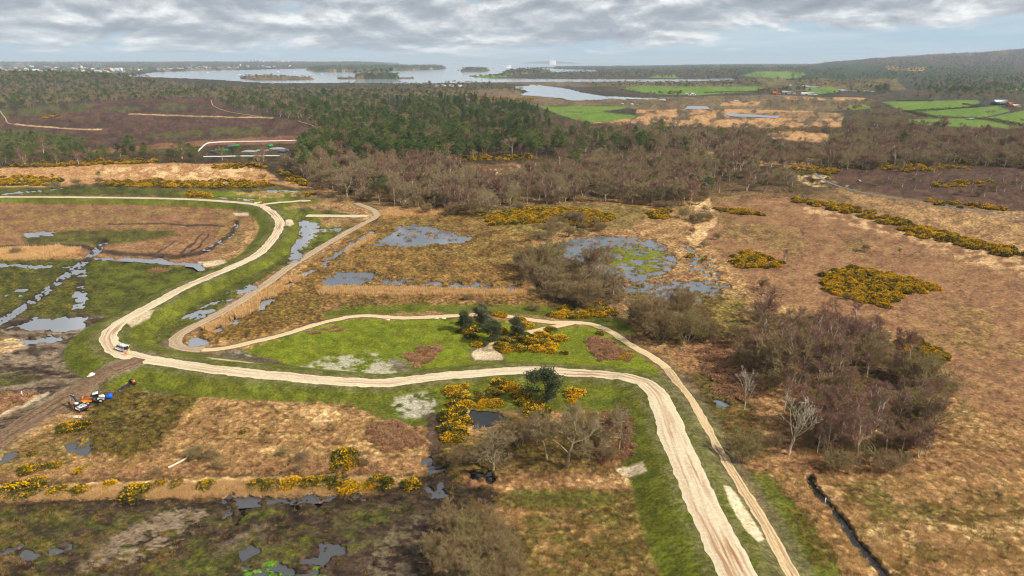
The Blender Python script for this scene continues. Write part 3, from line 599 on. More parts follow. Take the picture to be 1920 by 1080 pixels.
def ground_mat():
    m, nt, b = new_mat('land'); L = nt.links
    a = nd(nt, 'ShaderNodeAttribute', attribute_name='land_colour'); w = nd(nt, 'ShaderNodeAttribute', attribute_name='wet')
    g = nd(nt, 'ShaderNodeNewGeometry')
    n1 = nd(nt, 'ShaderNodeTexNoise', {'Vector': g.outputs['Position'], 'Scale': 1.4, 'Detail': 5.0, 'Roughness': 0.65})
    n2 = nd(nt, 'ShaderNodeTexNoise', {'Vector': g.outputs['Position'], 'Scale': 0.12, 'Detail': 5.0, 'Roughness': 0.6})
    f1 = nd(nt, 'ShaderNodeMapRange', {0: n1.outputs['Fac'], 1: 0.3, 2: 0.7, 3: 0.5, 4: 1.5}); f2 = nd(nt, 'ShaderNodeMapRange', {0: n2.outputs['Fac'], 1: 0.3, 2: 0.7, 3: 0.82, 4: 1.2})
    f = nd(nt, 'ShaderNodeMath', {0: f1.outputs[0], 1: f2.outputs[0]}, operation='MULTIPLY')
    wp = nd(nt, 'ShaderNodeVectorMath', {0: n1.outputs['Color'], 1: (0.9, 0.9, 0.0)}, operation='MULTIPLY_ADD'); L.new(g.outputs['Position'], wp.inputs[2])
    vo = nd(nt, 'ShaderNodeTexVoronoi', {'Vector': wp.outputs[0], 'Scale': 0.75}, voronoi_dimensions='2D'); tu = nd(nt, 'ShaderNodeAttribute', attribute_name='tussock')
    v1 = nd(nt, 'ShaderNodeMapRange', {0: vo.outputs['Distance'], 1: 0.25, 2: 0.75, 3: 1.2, 4: 0.6}); sp_ = nd(nt, 'ShaderNodeSeparateColor', {0: vo.outputs['Color']})
    v2 = nd(nt, 'ShaderNodeMapRange', {0: sp_.outputs[0], 1: 0.0, 2: 1.0, 3: 0.72, 4: 1.28}); vv_ = nd(nt, 'ShaderNodeMath', {0: v1.outputs[0], 1: v2.outputs[0]}, operation='MULTIPLY')
    vm = nd(nt, 'ShaderNodeMix', {0: tu.outputs['Fac'], 2: 1.0, 3: vv_.outputs[0]}, data_type='FLOAT')
    f = nd(nt, 'ShaderNodeMath', {0: f.outputs[0], 1: vm.outputs[0]}, operation='MULTIPLY')
    mx = nd(nt, 'ShaderNodeMix', {0: 1.0}, data_type='RGBA', blend_type='MULTIPLY'); L.new(a.outputs['Color'], mx.inputs[6]); L.new(f.outputs[0], mx.inputs[7])
    hs = nd(nt, 'ShaderNodeHueSaturation', {'Saturation': 1.0, 'Value': 1.0}); L.new(mx.outputs[2], hs.inputs['Color'])
    hue = nd(nt, 'ShaderNodeMapRange', {0: n2.outputs['Fac'], 1: 0.2, 2: 0.8, 3: 0.485, 4: 0.515}); L.new(hue.outputs[0], hs.inputs['Hue'])
    L.new(hs.outputs[0], b.inputs['Base Color'])
    r = nd(nt, 'ShaderNodeMapRange', {0: w.outputs['Fac'], 1: 0.0, 2: 1.0, 3: 0.9, 4: 0.5}); L.new(r.outputs[0], b.inputs['Roughness'])
    b.inputs['Specular IOR Level'].default_value = 0.12
    bp = nd(nt, 'ShaderNodeBump', {'Strength': 0.55, 'Distance': 0.25, 'Height': n1.outputs['Fac']}); L.new(bp.outputs[0], b.inputs['Normal'])
    return m
gm.materials.append(ground_mat())
ground = tag(link('ground', gm), kind='structure')
def gz(x, y):
    """height of the ground sheet under a world point"""
    u, v = UV(np.asarray(x, float), np.asarray(y, float))
    c = np.clip((u - us[0]) / (us[1] - us[0]), 0, nc - 1.001); r = np.clip(np.interp(-v, -vs, np.arange(nr)), 0, nr - 1.001)
    ci = c.astype(int); ri = r.astype(int); fc = c - ci; fr = r - ri
    return (Z[ri, ci] * (1 - fc) + Z[ri, ci + 1] * fc) * (1 - fr) + (Z[ri + 1, ci] * (1 - fc) + Z[ri + 1, ci + 1] * fc) * fr

# ------------------------------------------------------------------ water
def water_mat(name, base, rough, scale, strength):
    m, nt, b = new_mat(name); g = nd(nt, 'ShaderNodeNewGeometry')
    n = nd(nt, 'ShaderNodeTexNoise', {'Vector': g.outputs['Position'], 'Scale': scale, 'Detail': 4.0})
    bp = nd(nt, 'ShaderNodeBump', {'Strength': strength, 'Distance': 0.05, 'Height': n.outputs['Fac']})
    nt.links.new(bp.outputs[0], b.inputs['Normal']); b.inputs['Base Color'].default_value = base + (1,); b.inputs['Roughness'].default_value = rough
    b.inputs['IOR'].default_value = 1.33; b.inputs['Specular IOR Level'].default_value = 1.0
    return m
M['pond'] = water_mat('pond_water', (0.12, 0.135, 0.16), 0.02, 1.2, 0.06); M['puddle'] = water_mat('sky_bright_water', (0.22, 0.235, 0.26), 0.03, 1.5, 0.06); M['mudpool'] = water_mat('muddy_water', (0.075, 0.075, 0.08), 0.05, 2.0, 0.08); M['peat'] = water_mat('peaty_water', (0.012, 0.011, 0.010), 0.04, 2.0, 0.08); M['sea'] = water_mat('sea_water', (0.30, 0.36, 0.40), 0.10, 0.06, 0.06)  # pond, puddle and sea base colours are lightened to imitate reflected sky
for pi_, (pl, _) in enumerate(PONDS):
    p = np.array(pl, float); c = p.mean(0); far_ = c[1] < 260; dv = p - c; dn = np.linalg.norm(dv, axis=1)[:, None]
    p = c + dv * ((1.15 + 14 * np.clip(c[1] / 700, 0.3, 1.3) / dn) if not far_ else 1.05); x, y = P(p[:, 0], p[:, 1])
    zz = -0.16 - 0.0015 * pi_ if not far_ else float(np.median(gz(x, y))) - 0.25
    if far_: zz = 0.75
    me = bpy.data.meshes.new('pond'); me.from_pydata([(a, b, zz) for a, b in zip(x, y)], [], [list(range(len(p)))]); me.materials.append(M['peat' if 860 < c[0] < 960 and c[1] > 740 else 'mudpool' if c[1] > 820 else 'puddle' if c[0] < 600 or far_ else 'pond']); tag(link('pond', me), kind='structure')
def strip_sheet(name, pts, wm, z, mat):
    W = world_line([(a, b, 0) for a, b in pts], 4)[:, :2]; t = np.gradient(W, axis=0); t /= np.linalg.norm(t, axis=1)[:, None]; nrm = np.column_stack([-t[:, 1], t[:, 0]])
    a = W + nrm * wm; b = W - nrm * wm; n = len(W); Vv = np.vstack([np.column_stack([a, np.full(n, z)]), np.column_stack([b, np.full(n, z)])])
    i = np.arange(n - 1); return tag(link(name, mesh_np(name, Vv, np.column_stack([i, i + n, i + n + 1, i + 1]), [mat])), kind='structure')
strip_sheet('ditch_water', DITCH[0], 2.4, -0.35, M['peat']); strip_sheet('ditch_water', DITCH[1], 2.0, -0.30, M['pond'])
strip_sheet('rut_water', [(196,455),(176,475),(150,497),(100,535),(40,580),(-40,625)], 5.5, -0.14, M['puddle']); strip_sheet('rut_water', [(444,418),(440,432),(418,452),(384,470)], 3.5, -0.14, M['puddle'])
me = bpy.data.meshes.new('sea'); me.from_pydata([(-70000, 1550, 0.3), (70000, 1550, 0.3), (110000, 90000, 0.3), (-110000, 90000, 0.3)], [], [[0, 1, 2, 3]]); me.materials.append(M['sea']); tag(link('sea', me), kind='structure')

# ------------------------------------------------------------------ track surfaces
def track_mat(name, c1, c2, crut, rutk):
    m, nt, b = new_mat(name); L = nt.links
    ac = nd(nt, 'ShaderNodeAttribute', attribute_name='across'); al = nd(nt, 'ShaderNodeAttribute', attribute_name='along'); g = nd(nt, 'ShaderNodeNewGeometry')
    n1 = nd(nt, 'ShaderNodeTexNoise', {'Vector': g.outputs['Position'], 'Scale': 1.3, 'Detail': 6.0, 'Roughness': 0.65})
    base = ramp(nt, n1.outputs['Fac'], [(0.3, c1), (0.7, c2)])
    cv = nd(nt, 'ShaderNodeCombineXYZ'); L.new(ac.outputs['Fac'], cv.inputs[0]); sc_ = nd(nt, 'ShaderNodeMath', {0: al.outputs['Fac'], 1: 0.016}, operation='MULTIPLY'); L.new(sc_.outputs[0], cv.inputs[1])
    st = nd(nt, 'ShaderNodeTexNoise', {'Vector': cv.outputs[0], 'Scale': 3.2, 'Detail': 5.0, 'Roughness': 0.55})
    ab = nd(nt, 'ShaderNodeMath', {0: ac.outputs['Fac']}, operation='ABSOLUTE')
    mid = nd(nt, 'ShaderNodeMapRange', {0: ab.outputs[0], 1: 0.55, 2: 0.85, 3: 1.0, 4: 0.0}); patch = nd(nt, 'ShaderNodeTexNoise', {'Vector': g.outputs['Position'], 'Scale': 0.03, 'Detail': 2.0})
    k1 = nd(nt, 'ShaderNodeMapRange', {0: st.outputs['Fac'], 1: 0.44, 2: 0.60, 3: 0.0, 4: rutk}); k2 = nd(nt, 'ShaderNodeMapRange', {0: patch.outputs['Fac'], 1: 0.35, 2: 0.65, 3: 0.25, 4: 1.0})
    k = nd(nt, 'ShaderNodeMath', {0: k1.outputs[0], 1: mid.outputs[0]}, operation='MULTIPLY'); k = nd(nt, 'ShaderNodeMath', {0: k.outputs[0], 1: k2.outputs[0]}, operation='MULTIPLY')
    mx = nd(nt, 'ShaderNodeMix', {0: k.outputs[0]}, data_type='RGBA'); L.new(base, mx.inputs[6]); mx.inputs[7].default_value = crut + (1,)
    L.new(mx.outputs[2], b.inputs['Base Color']); b.inputs['Roughness'].default_value = 0.95; b.inputs['Specular IOR Level'].default_value = 0.1
    bp = nd(nt, 'ShaderNodeBump', {'Strength': 0.4, 'Distance': 0.06, 'Height': st.outputs['Fac']}); L.new(bp.outputs[0], b.inputs['Normal'])
    return m
M['gravel'] = track_mat('pale_gravel', lin(184, 167, 137), lin(215, 200, 170), lin(150, 108, 74), 1.0)
M['sandpath'] = track_mat('sand_path', lin(186, 162, 122), lin(214, 190, 150), lin(176, 146, 106), 0.5)
M['dirt'] = track_mat('dirt_path', lin(150, 130, 104), lin(188, 166, 136), lin(112, 92, 72), 0.6)
M['stony'] = track_mat('stony_path', lin(164, 140, 106), lin(204, 178, 138), lin(116, 92, 68), 0.9)
M['mudtrack'] = track_mat('mud_track', lin(84, 64, 48), lin(146, 120, 94), lin(62, 46, 34), 1.0)
M['asphalt'] = plain('worn_asphalt', lin(104, 102, 102), 0.8)
def ribbon(name, W, width, mat, z=0.07, taper=0.0, jag=0.3, cross=7):
    c = W[:, :2]; seg = np.linalg.norm(np.diff(c, axis=0), axis=1); s = np.concatenate([[0], np.cumsum(seg)]); n = max(6, int(s[-1] / 0.9))
    q = np.linspace(0, s[-1], n); cx = np.interp(q, s, c[:, 0]); cy = np.interp(q, s, c[:, 1]); c = np.column_stack([cx, cy])
    t = np.gradient(c, axis=0); t /= np.linalg.norm(t, axis=1)[:, None]; nr_ = np.column_stack([-t[:, 1], t[:, 0]])
    hw = np.interp(q, s, np.interp(np.linspace(0, 1, len(W)), np.linspace(0, 1, len(width)), width) / 2) if hasattr(width, '__len__') else np.full(n, width / 2)
    el = hw + (fbm(q / 4, q * 0, 161, 3) - 0.5) * jag * 2; er = hw + (fbm(q / 4, q * 0 + 50, 163, 3) - 0.5) * jag * 2; el = el + (vnoise(q / 1.7, q * 0, 165) - .5) * .5; er = er + (vnoise(q / 1.7, q * 0, 167) - .5) * .5
    a = np.linspace(-1, 1, cross); off = np.where(a[None] < 0, a[None] * el[:, None], a[None] * er[:, None])
    pos = c[:, None, :] + nr_[:, None, :] * off[..., None]; zz = gz(pos[..., 0], pos[..., 1]) + z
    zz[:, 0] -= z * 1.1; zz[:, -1] -= z * 1.1
    Vv = np.concatenate([pos, zz[..., None]], -1).reshape(-1, 3); i = np.arange(n * cross).reshape(n, cross)
    me = mesh_np(name, Vv, np.stack([i[:-1, :-1], i[1:, :-1], i[1:, 1:], i[:-1, 1:]], -1).reshape(-1, 4), [mat], smooth_=True)
    A = me.attributes.new('across', 'FLOAT', 'POINT'); A.data.foreach_set('value', np.tile(a, n).astype(np.float32)); A = me.attributes.new('along', 'FLOAT', 'POINT'); A.data.foreach_set('value', np.repeat(q, cross).astype(np.float32))
    return tag(link(name, me), kind='structure')
ribbon('track', W1, [5.0] * 17 + [5.6] * 4 + [5.4] * 6 + [5.2] * 5 + [5.8, 6.4, 6.8] + [7.2] * 6, M['gravel'], 0.10, jag=0.5); ribbon('track', W1b, 4.5, M['gravel'], 0.14); ribbon('muddy_track', WS, 8.0, M['mudtrack'], 0.12, jag=2.2)
k = 17 * 8
ribbon('dirt_path', W2[:15 * 8 + 1], 4.4, M['dirt'], 0.10, jag=0.5); ribbon('sandy_path', W2[15 * 8:32 * 8 + 1], 3.0, M['sandpath'], 0.12, jag=0.35); ribbon('stony_path', W2[32 * 8:], 3.0, M['stony'], 0.12, jag=0.6); ribbon('sandy_path', W3, 3.2, M['sandpath'], 0.06, jag=0.2)
ribbon('lane', W4, 2.8, M['asphalt'], 0.2, jag=0.1); ribbon('sand_strip', W5, 7, M['gravel'], 0.10, jag=0.8)
for R in (R6, R7, R8): ribbon('heath_path', world_line(R), 1.7, M['dirt'], 0.5)

# ------------------------------------------------------------------ plant prototypes (triangle soups in numpy, 1 unit = 1 m)
def tubes(seg, n=3):
    """seg rows: p0(3) p1(3) r0 r1"""
    s = np.asarray(seg, float)
    if len(s) == 0: return np.zeros((0, 3)), np.zeros((0, 3), int)
    p0, p1, r0, r1 = s[:, :3], s[:, 3:6], s[:, 6], s[:, 7]; d = p1 - p0; d /= np.linalg.norm(d, axis=1)[:, None] + 1e-9
    ref = np.where(np.abs(d[:, 2:3]) > 0.9, np.array([[1.0, 0, 0]]), np.array([[0, 0, 1.0]])); a = np.cross(d, ref); a /= np.linalg.norm(a, axis=1)[:, None]; b = np.cross(d, a)
    th = np.arange(n) * 2 * np.pi / n; ring = a[:, None] * np.cos(th)[None, :, None] + b[:, None] * np.sin(th)[None, :, None]
    Vv = np.concatenate([p0[:, None] + ring * r0[:, None, None], p1[:, None] + ring * r1[:, None, None]], 1).reshape(-1, 3)
    i = np.arange(n); j = (i + 1) % n; f = np.concatenate([np.column_stack([i, j, j + n]), np.column_stack([i, j + n, i + n])])
    return Vv, (f[None] + (np.arange(len(s)) * 2 * n)[:, None, None]).reshape(-1, 3)
def blades(c, d, L, w, r):
    """flat pointed slivers from c along d"""
    n = len(c); d = d / (np.linalg.norm(d, axis=1)[:, None] + 1e-9); q = r.normal(size=(n, 3)); a = np.cross(d, q); a /= np.linalg.norm(a, axis=1)[:, None] + 1e-9
    L = np.broadcast_to(L, n)[:, None]; w = np.broadcast_to(w, n)[:, None]
    Vv = np.stack([c - a * w, c + a * w, c + d * L], 1).reshape(-1, 3); return Vv, np.arange(3 * n).reshape(-1, 3)
def join(parts):
    Vs, Fs, o = [], [], 0
    for v, f in parts: Vs.append(v); Fs.append(f + o); o += len(v)
    return np.vstack(Vs), np.vstack(Fs)
def unit(v): return v / (np.linalg.norm(v) + 1e-9)
def grow(r, p, d, L, rad, lev, cfg, out):
    n = cfg['segs'][lev]; up = cfg['up'][lev]; last = lev == len(cfg['segs']) - 1
    nch = 0 if last else cfg['kids'][lev]; spots = sorted(r.uniform(cfg['start'][lev], 1.0, nch)) if nch else []
    k = 0; base = p
    for i in range(n):
        d = unit(d + r.normal(0, cfg['wig'][lev], 3) + np.array([0, 0, up])); q = p + d * L / n
        ra = rad * (1 - 0.75 * i / n); rb = rad * (1 - 0.75 * (i + 1) / n)
        out[lev].append((*p, *q, max(ra, cfg['rmin']), max(rb, cfg['rmin'] * 0.7)))
        while k < len(spots) and spots[k] <= (i + 1) / n:
            t = spots[k] * n - i; s = p + (q - p) * t; az = r.uniform(0, 2 * math.pi); ang = math.radians(r.uniform(*cfg['ang'][lev]))
            a = unit(np.cross(d, r.normal(size=3))); dd = unit(d * math.cos(ang) + a * math.sin(ang))
            if dd[2] < cfg.get('zmin', -0.2): dd[2] = abs(dd[2]) * 0.3; dd = unit(dd)
            grow(r, s, dd, L * cfg['len'][lev] * r.uniform(0.7, 1.15) * (1.15 - 0.45 * spots[k]), max(ra * 0.6, cfg['rmin']), lev + 1, cfg, out); k += 1
        p = q
def twig_cloud(r, segs, per, L, w, spread=0.7, up=0.25):
    s = np.asarray(segs, float); n = len(s); t = r.random((n, per, 1)); c = (s[:, None, :3] * (1 - t) + s[:, None, 3:6] * t).reshape(-1, 3)
    d = np.repeat(s[:, 3:6] - s[:, :3], per, 0); d /= np.linalg.norm(d, axis=1)[:, None] + 1e-9; d = d + r.normal(0, spread, d.shape) + [0, 0, up]
    return blades(c, d, L * r.uniform(0.6, 1.3, len(c)), w, r)
def bare_oak(seed, h=11.0):
    r = np.random.default_rng(seed); out = [[], [], [], [], []]
    cfg = dict(segs=[4, 5, 4, 3, 2], kids=[8, 6, 5, 4], start=[0.28, 0.25, 0.2, 0.15], ang=[(28, 62), (25, 55), (25, 60), (25, 60)], len=[0.82, 0.62, 0.58, 0.55],
               wig=[0.06, 0.16, 0.2, 0.22, 0.25], up=[0.05, 0.10, 0.08, 0.06, 0.05], rmin=0.022, zmin=-0.05)
    grow(r, np.array([0, 0, -0.2]), np.array([r.normal(0, 0.06), r.normal(0, 0.06), 1.0]), h * 0.62, h * 0.030, 0, cfg, out)
    tr = tubes(out[0], 7); cr = join([tubes(out[1], 5), tubes(out[2], 3), tubes(out[3], 3), tubes(out[4], 3)])
    return [('trunk', *tr, 'bark'), ('branches', *cr, 'bark'), ('twigs', *join([twig_cloud(r, out[4], 2, 0.6, 0.018), twig_cloud(r, out[3], 1, 0.6, 0.018)]), 'twig')]
def birch(seed, h=10.0, dense=1):
    r = np.random.default_rng(seed); o0 = []; o1 = []; o2 = []; o3 = []
    for k in range(r.integers(1, 3)):
        out = [[], [], [], []]
        cfg = dict(segs=[7, 4, 3, 2], kids=[15, 5, 4], start=[0.22, 0.2, 0.15], ang=[(22, 48), (20, 50), (20, 60)], len=[0.36, 0.6, 0.55], wig=[0.06, 0.12, 0.2, 0.25], up=[0.08, 0.12, 0.02, -0.05], rmin=0.016, zmin=-0.1)
        grow(r, np.array([0.25 * k, 0.1 * k, -0.2]), np.array([r.normal(0, 0.13), r.normal(0, 0.13), 1.0]), h * r.uniform(0.8, 1), h * 0.015, 0, cfg, out)
        o0 += out[0]; o1 += out[1]; o2 += out[2]; o3 += out[3]
    return [('trunk', *join([tubes(o0, 6), tubes(o1, 3)]), 'birch_bark'), ('crown', *join([tubes(o2, 3), tubes(o3, 3), twig_cloud(r, o3, 4, 0.75, 0.016, 0.5, 0.1), twig_cloud(r, o2, 4, 0.6, 0.016, 0.6, 0.2)]), 'birch_twig')]
def dead_tree(seed, h=12.0):
    r = np.random.default_rng(seed); out = [[], [], [], []]
    cfg = dict(segs=[5, 6, 4, 3], kids=[8, 6, 4], start=[0.16, 0.2, 0.2], ang=[(18, 45), (20, 45), (25, 50)], len=[0.8, 0.5, 0.5], wig=[0.07, 0.13, 0.18, 0.2], up=[0.05, 0.16, 0.12, 0.1], rmin=0.028, zmin=0.0)
    grow(r, np.array([0, 0, -0.2]), np.array([r.normal(0, 0.08), 0.03, 1.0]), h * 0.6, h * 0.017, 0, cfg, out)
    return [('trunk', *tubes(out[0], 7), 'pale_bark'), ('branches', *join([tubes(out[1], 5), tubes(out[2], 4), tubes(out[3], 3)]), 'pale_bark')]
def scrub(seed, h=5.0, wide=1.0, dense=1.0):
    r = np.random.default_rng(seed); O = [[], [], [], []]
    for k in range(13):
        out = [[], [], [], []]; th = r.uniform(0, 2 * math.pi); inc = r.uniform(0.1, 1.0) * wide
        cfg = dict(segs=[4, 3, 2, 2], kids=[6, 5, 3], start=[0.25, 0.2, 0.2], ang=[(20, 50), (20, 55), (20, 60)], len=[0.55, 0.55, 0.55], wig=[0.1, 0.18, 0.22, 0.25], up=[0.07, 0.08, 0.05, 0.02], rmin=0.014, zmin=0.0)
        grow(r, np.array([math.cos(th), math.sin(th), -0.3]) * 0.3, unit(np.array([math.cos(th) * inc, math.sin(th) * inc, 1.0])), h * r.uniform(0.7, 0.98), 0.05, 0, cfg, out)
        for i in range(4): O[i] += out[i]
    return [('stems', *join([tubes(O[0], 4), tubes(O[1], 3)]), 'bark'), ('twigs', *join([tubes(O[2], 3), twig_cloud(r, O[2], 2, 0.5, 0.014, 0.6), twig_cloud(r, O[3], int(3 * dense), 0.55, 0.015, 0.6, 0.2)]), 'scrub')]
def ball_pts(r, n, rad, flat=1.0, shell=0.55):
    d = r.normal(size=(n, 3)); d /= np.linalg.norm(d, axis=1)[:, None]; q = d * (shell + (1 - shell) * r.random((n, 1))) * rad; q[:, 2] *= flat; return q, d
def pine(seed, h=12.0):
    r = np.random.default_rng(seed); lean = r.normal(0, 0.03, 2); tr = []; br = []; cl = []
    pts = [np.array([lean[0] * z * z / h, lean[1] * z * z / h, z]) for z in np.linspace(-0.2, h * 0.95, 9)]
    for i in range(8): tr.append((*pts[i], *pts[i + 1], 0.20 * (1 - i / 9.5), 0.20 * (1 - (i + 1) / 9.5)))
    low = r.uniform(0.28, 0.5); nb = 30
    for k in range(nb):
        f = low + (1 - low) * (k / nb) ** 0.9; z = h * f; c = np.array([np.interp(z, [p[2] for p in pts], [p[i] for p in pts]) for i in range(2)] + [z])
        th = k * 2.4 + r.normal(0, 0.4); prof = math.sin(math.pi * min(1, (f - low) / (1 - low) * 0.80 + 0.24)) ** 0.75; L = h * 0.25 * prof * r.uniform(0.6, 1.2) + 0.25
        e = c + np.array([math.cos(th) * L, math.sin(th) * L, L * r.uniform(0.0, 0.4)]); br.append((*c, *e, 0.05, 0.02))
        for t in ((0.55, 1.0) if L > 1.6 else (0.95,)):
            cl.append((c + (e - c) * t + r.normal(0, 0.15, 3), r.uniform(0.6, 1.0) * (0.6 + 0.3 * L / 2)))
    cl.append((pts[-1] + [0, 0, 0.15], 0.6)); fol = []
    for c, s in cl:
        q, d = ball_pts(r, 46, s, 0.62, 0.35); fol.append(blades(c + q, d + r.normal(0, 0.5, d.shape) + [0, 0, 0.45], r.uniform(0.3, 0.6, 46), 0.085, r))
    return [('trunk', *join([tubes(tr, 6), tubes(br, 3)]), 'pine_bark'), ('crown', *join(fol), 'pine')]
def spruce(seed, h=16.0):
    r = np.random.default_rng(seed); tr = [(0, 0, -0.2, 0, 0, h * 0.5, 0.2, 0.12), (0, 0, h * 0.5, 0, 0, h, 0.12, 0.02)]; fol = []
    for z in np.linspace(h * 0.14, h * 0.985, 26):
        f = z / h; R = (1 - f) ** 0.8 * h * 0.19 * r.uniform(0.75, 1.2) + 0.15
        for k in range(9):
            th = r.uniform(0, 2 * math.pi); n = 9; t = r.random((n, 1)) ** 0.6; dirv = np.array([math.cos(th), math.sin(th), -0.28]); c = np.array([0, 0, z]) + dirv * R * t
            fol.append(blades(c, dirv + r.normal(0, 0.5, (n, 3)), r.uniform(0.35, 0.8, n), 0.11, r))
    return [('trunk', *tubes(tr, 5), 'dark_bark'), ('crown', *join(fol), 'spruce')]
def holly(seed, h=6.0, bare=0.0):
    r = np.random.default_rng(seed); out = [[], [], []]
    cfg = dict(segs=[5, 4, 3], kids=[14, 5], start=[0.15, 0.3], ang=[(30, 65), (25, 60)], len=[0.48, 0.5], wig=[0.08, 0.15, 0.2], up=[0.05, 0.08, 0.05], rmin=0.025, zmin=0.0)
    grow(r, np.array([0, 0, -0.2]), np.array([0.05, 0, 1.0]), h * 0.9, 0.14, 0, cfg, out); fol = []
    for s in out[1] + out[2]:
        if r.random() < bare: continue
        c = np.array(s[3:6]); q, d = ball_pts(r, 40, r.uniform(0.5, 0.95), 0.85, 0.3); fol.append(blades(c + q, d + r.normal(0, 0.8, d.shape), r.uniform(0.16, 0.34, 40), 0.08, r))
    return [('trunk', *join([tubes(out[0], 6), tubes(out[1], 4), tubes(out[2], 3)]), 'bark'), ('crown', *join(fol), 'holly')]
def gorse(seed, bloom=1.0, R=1.5):
    r = np.random.default_rng(seed); mounds = [(np.array([0, 0, 0.0]), R)]
    for k in range(6): th = r.uniform(0, 6.28); mounds.append((np.array([math.cos(th), math.sin(th), 0]) * R * r.uniform(0.35, 0.75), R * r.uniform(0.4, 0.7)))
    fol, flo, st = [], [], []
    for c, s in mounds:
        n = int(230 * s); d = r.normal(size=(n, 3)); d[:, 2] = np.abs(d[:, 2]); d /= np.linalg.norm(d, axis=1)[:, None]; lump = 0.8 + 0.35 * vnoise(d[:, 0] * 3 + seed, d[:, 1] * 3 + d[:, 2] * 2, seed)
        q = c + d * (s * lump * r.uniform(0.75, 1.0, n))[:, None] * [1, 1, 0.92]; fol.append(blades(q - d * 0.12, d + r.normal(0, 0.55, d.shape) + [0, 0, 0.3], r.uniform(0.2, 0.42, n), 0.07, r))
        keep = (vnoise(d[:, 0] * 2.6 + seed * 2 + 5, d[:, 1] * 2.6 + d[:, 2] * 3, seed + 3) < 0.17 + 0.25 * bloom) & (d[:, 2] > 0.12 + 0.2 * r.random(n))
        qf = q[keep] + d[keep] * 0.06; m = len(qf)
        for rep in range(2): flo.append(blades(qf + r.normal(0, 0.1, qf.shape), d[keep] + r.normal(0, 0.7, (m, 3)), r.uniform(0.12, 0.26, m), 0.075, r))
    for k in range(9): th = r.uniform(0, 6.28); e = np.array([math.cos(th), math.sin(th), 0.8]) * R * 0.75; st.append((0, 0, -0.1, *e, 0.04, 0.02))
    return [('stems', *tubes(st, 3), 'dark_bark'), ('foliage', *join(fol), 'gorse'), ('flowers', *join(flo), 'flower')]
def tuft(seed, h, R, n, mat, droop=0.5):
    r = np.random.default_rng(seed); th = r.uniform(0, 6.28, n); rr = R * np.sqrt(r.random(n)); c = np.column_stack([rr * np.cos(th), rr * np.sin(th), np.full(n, -0.05)])
    d = np.column_stack([np.cos(th) * droop * rr / R, np.sin(th) * droop * rr / R, np.ones(n)]) + r.normal(0, 0.18, (n, 3)); return [('blades', *blades(c, d, h * r.uniform(0.6, 1.1, n), h * 0.045, r), mat)]
def shrublet(seed, h, R, mat):
    r = np.random.default_rng(seed); q, d = ball_pts(r, 240, 1.0, 1.0, 0.5); q[:, 2] = np.abs(q[:, 2]); return [('fronds', *blades(q * [R, R, h], d + [0, 0, 0.4] + r.normal(0, 0.5, d.shape), r.uniform(0.2, 0.4, 240) * R, 0.09 * R, r), mat)]

class Kind:
    """a kind of plant: prototypes, and every place where one grows"""
    def __init__(self, name, cat, protos, h0):
        self.name, self.cat, self.h0 = name, cat, h0; self.spots = []
        for pr in protos:
            k = h0 / max(np.percentile(Vv[:, 2], 99.7) for _, Vv, _, _ in pr)
            for _, Vv, _, _ in pr: Vv *= k
        self.parts = [[(pn, mesh_np(name + '_' + pn, Vv, Fc, [M[mt]])) for pn, Vv, Fc, mt in pr] for pr in protos]
        self.whole = []
        for pr in protos:
            mats = []; mi = []; vv = []
            for pn, Vv, Fc, mt in pr:
                if mt not in mats: mats.append(mt)
                mi.append(np.full(len(Fc), mats.index(mt))); vv.append((Vv, Fc))
            Va, Fa = join(vv); self.whole.append(mesh_np(name + '_whole', Va, Fa, [M[m] for m in mats], np.concatenate(mi)))
    def add(self, u, v, h, label=None, group=None, var=None, wide=1.0, rot=None, dz=0.0):
        self.spots.append((u, v, h, label, group, var, wide, rot, dz))
K = {}
K['oak'] = Kind('bare_tree', 'tree', [bare_oak(s) for s in (3, 14, 25, 36)], 11.0)
K['birch'] = Kind('birch_tree', 'tree', [birch(s) for s in (5, 16, 27, 38)], 10.0)
K['dead'] = Kind('leafless_tree', 'tree', [dead_tree(s) for s in (8, 21)], 12.0)
K['scrub'] = Kind('willow_shrub', 'shrub', [scrub(1), scrub(2, 5, 1.25), scrub(9, 5, 0.9), scrub(11, 5, 1.1)], 5.0)
K['pine'] = Kind('pine_tree', 'tree', [pine(s) for s in (2, 13, 24, 35)], 12.0)
K['spruce'] = Kind('spruce_tree', 'tree', [spruce(s) for s in (4, 15, 26)], 16.0)
K['holly'] = Kind('evergreen_tree', 'tree', [holly(6), holly(17), holly(28, 6, 0.35)], 6.0)
K['gorse'] = Kind('gorse_bush', 'bush', [gorse(31, 1.0), gorse(42, 0.6), gorse(53, 0.28), gorse(64, 0.4)], 1.5)

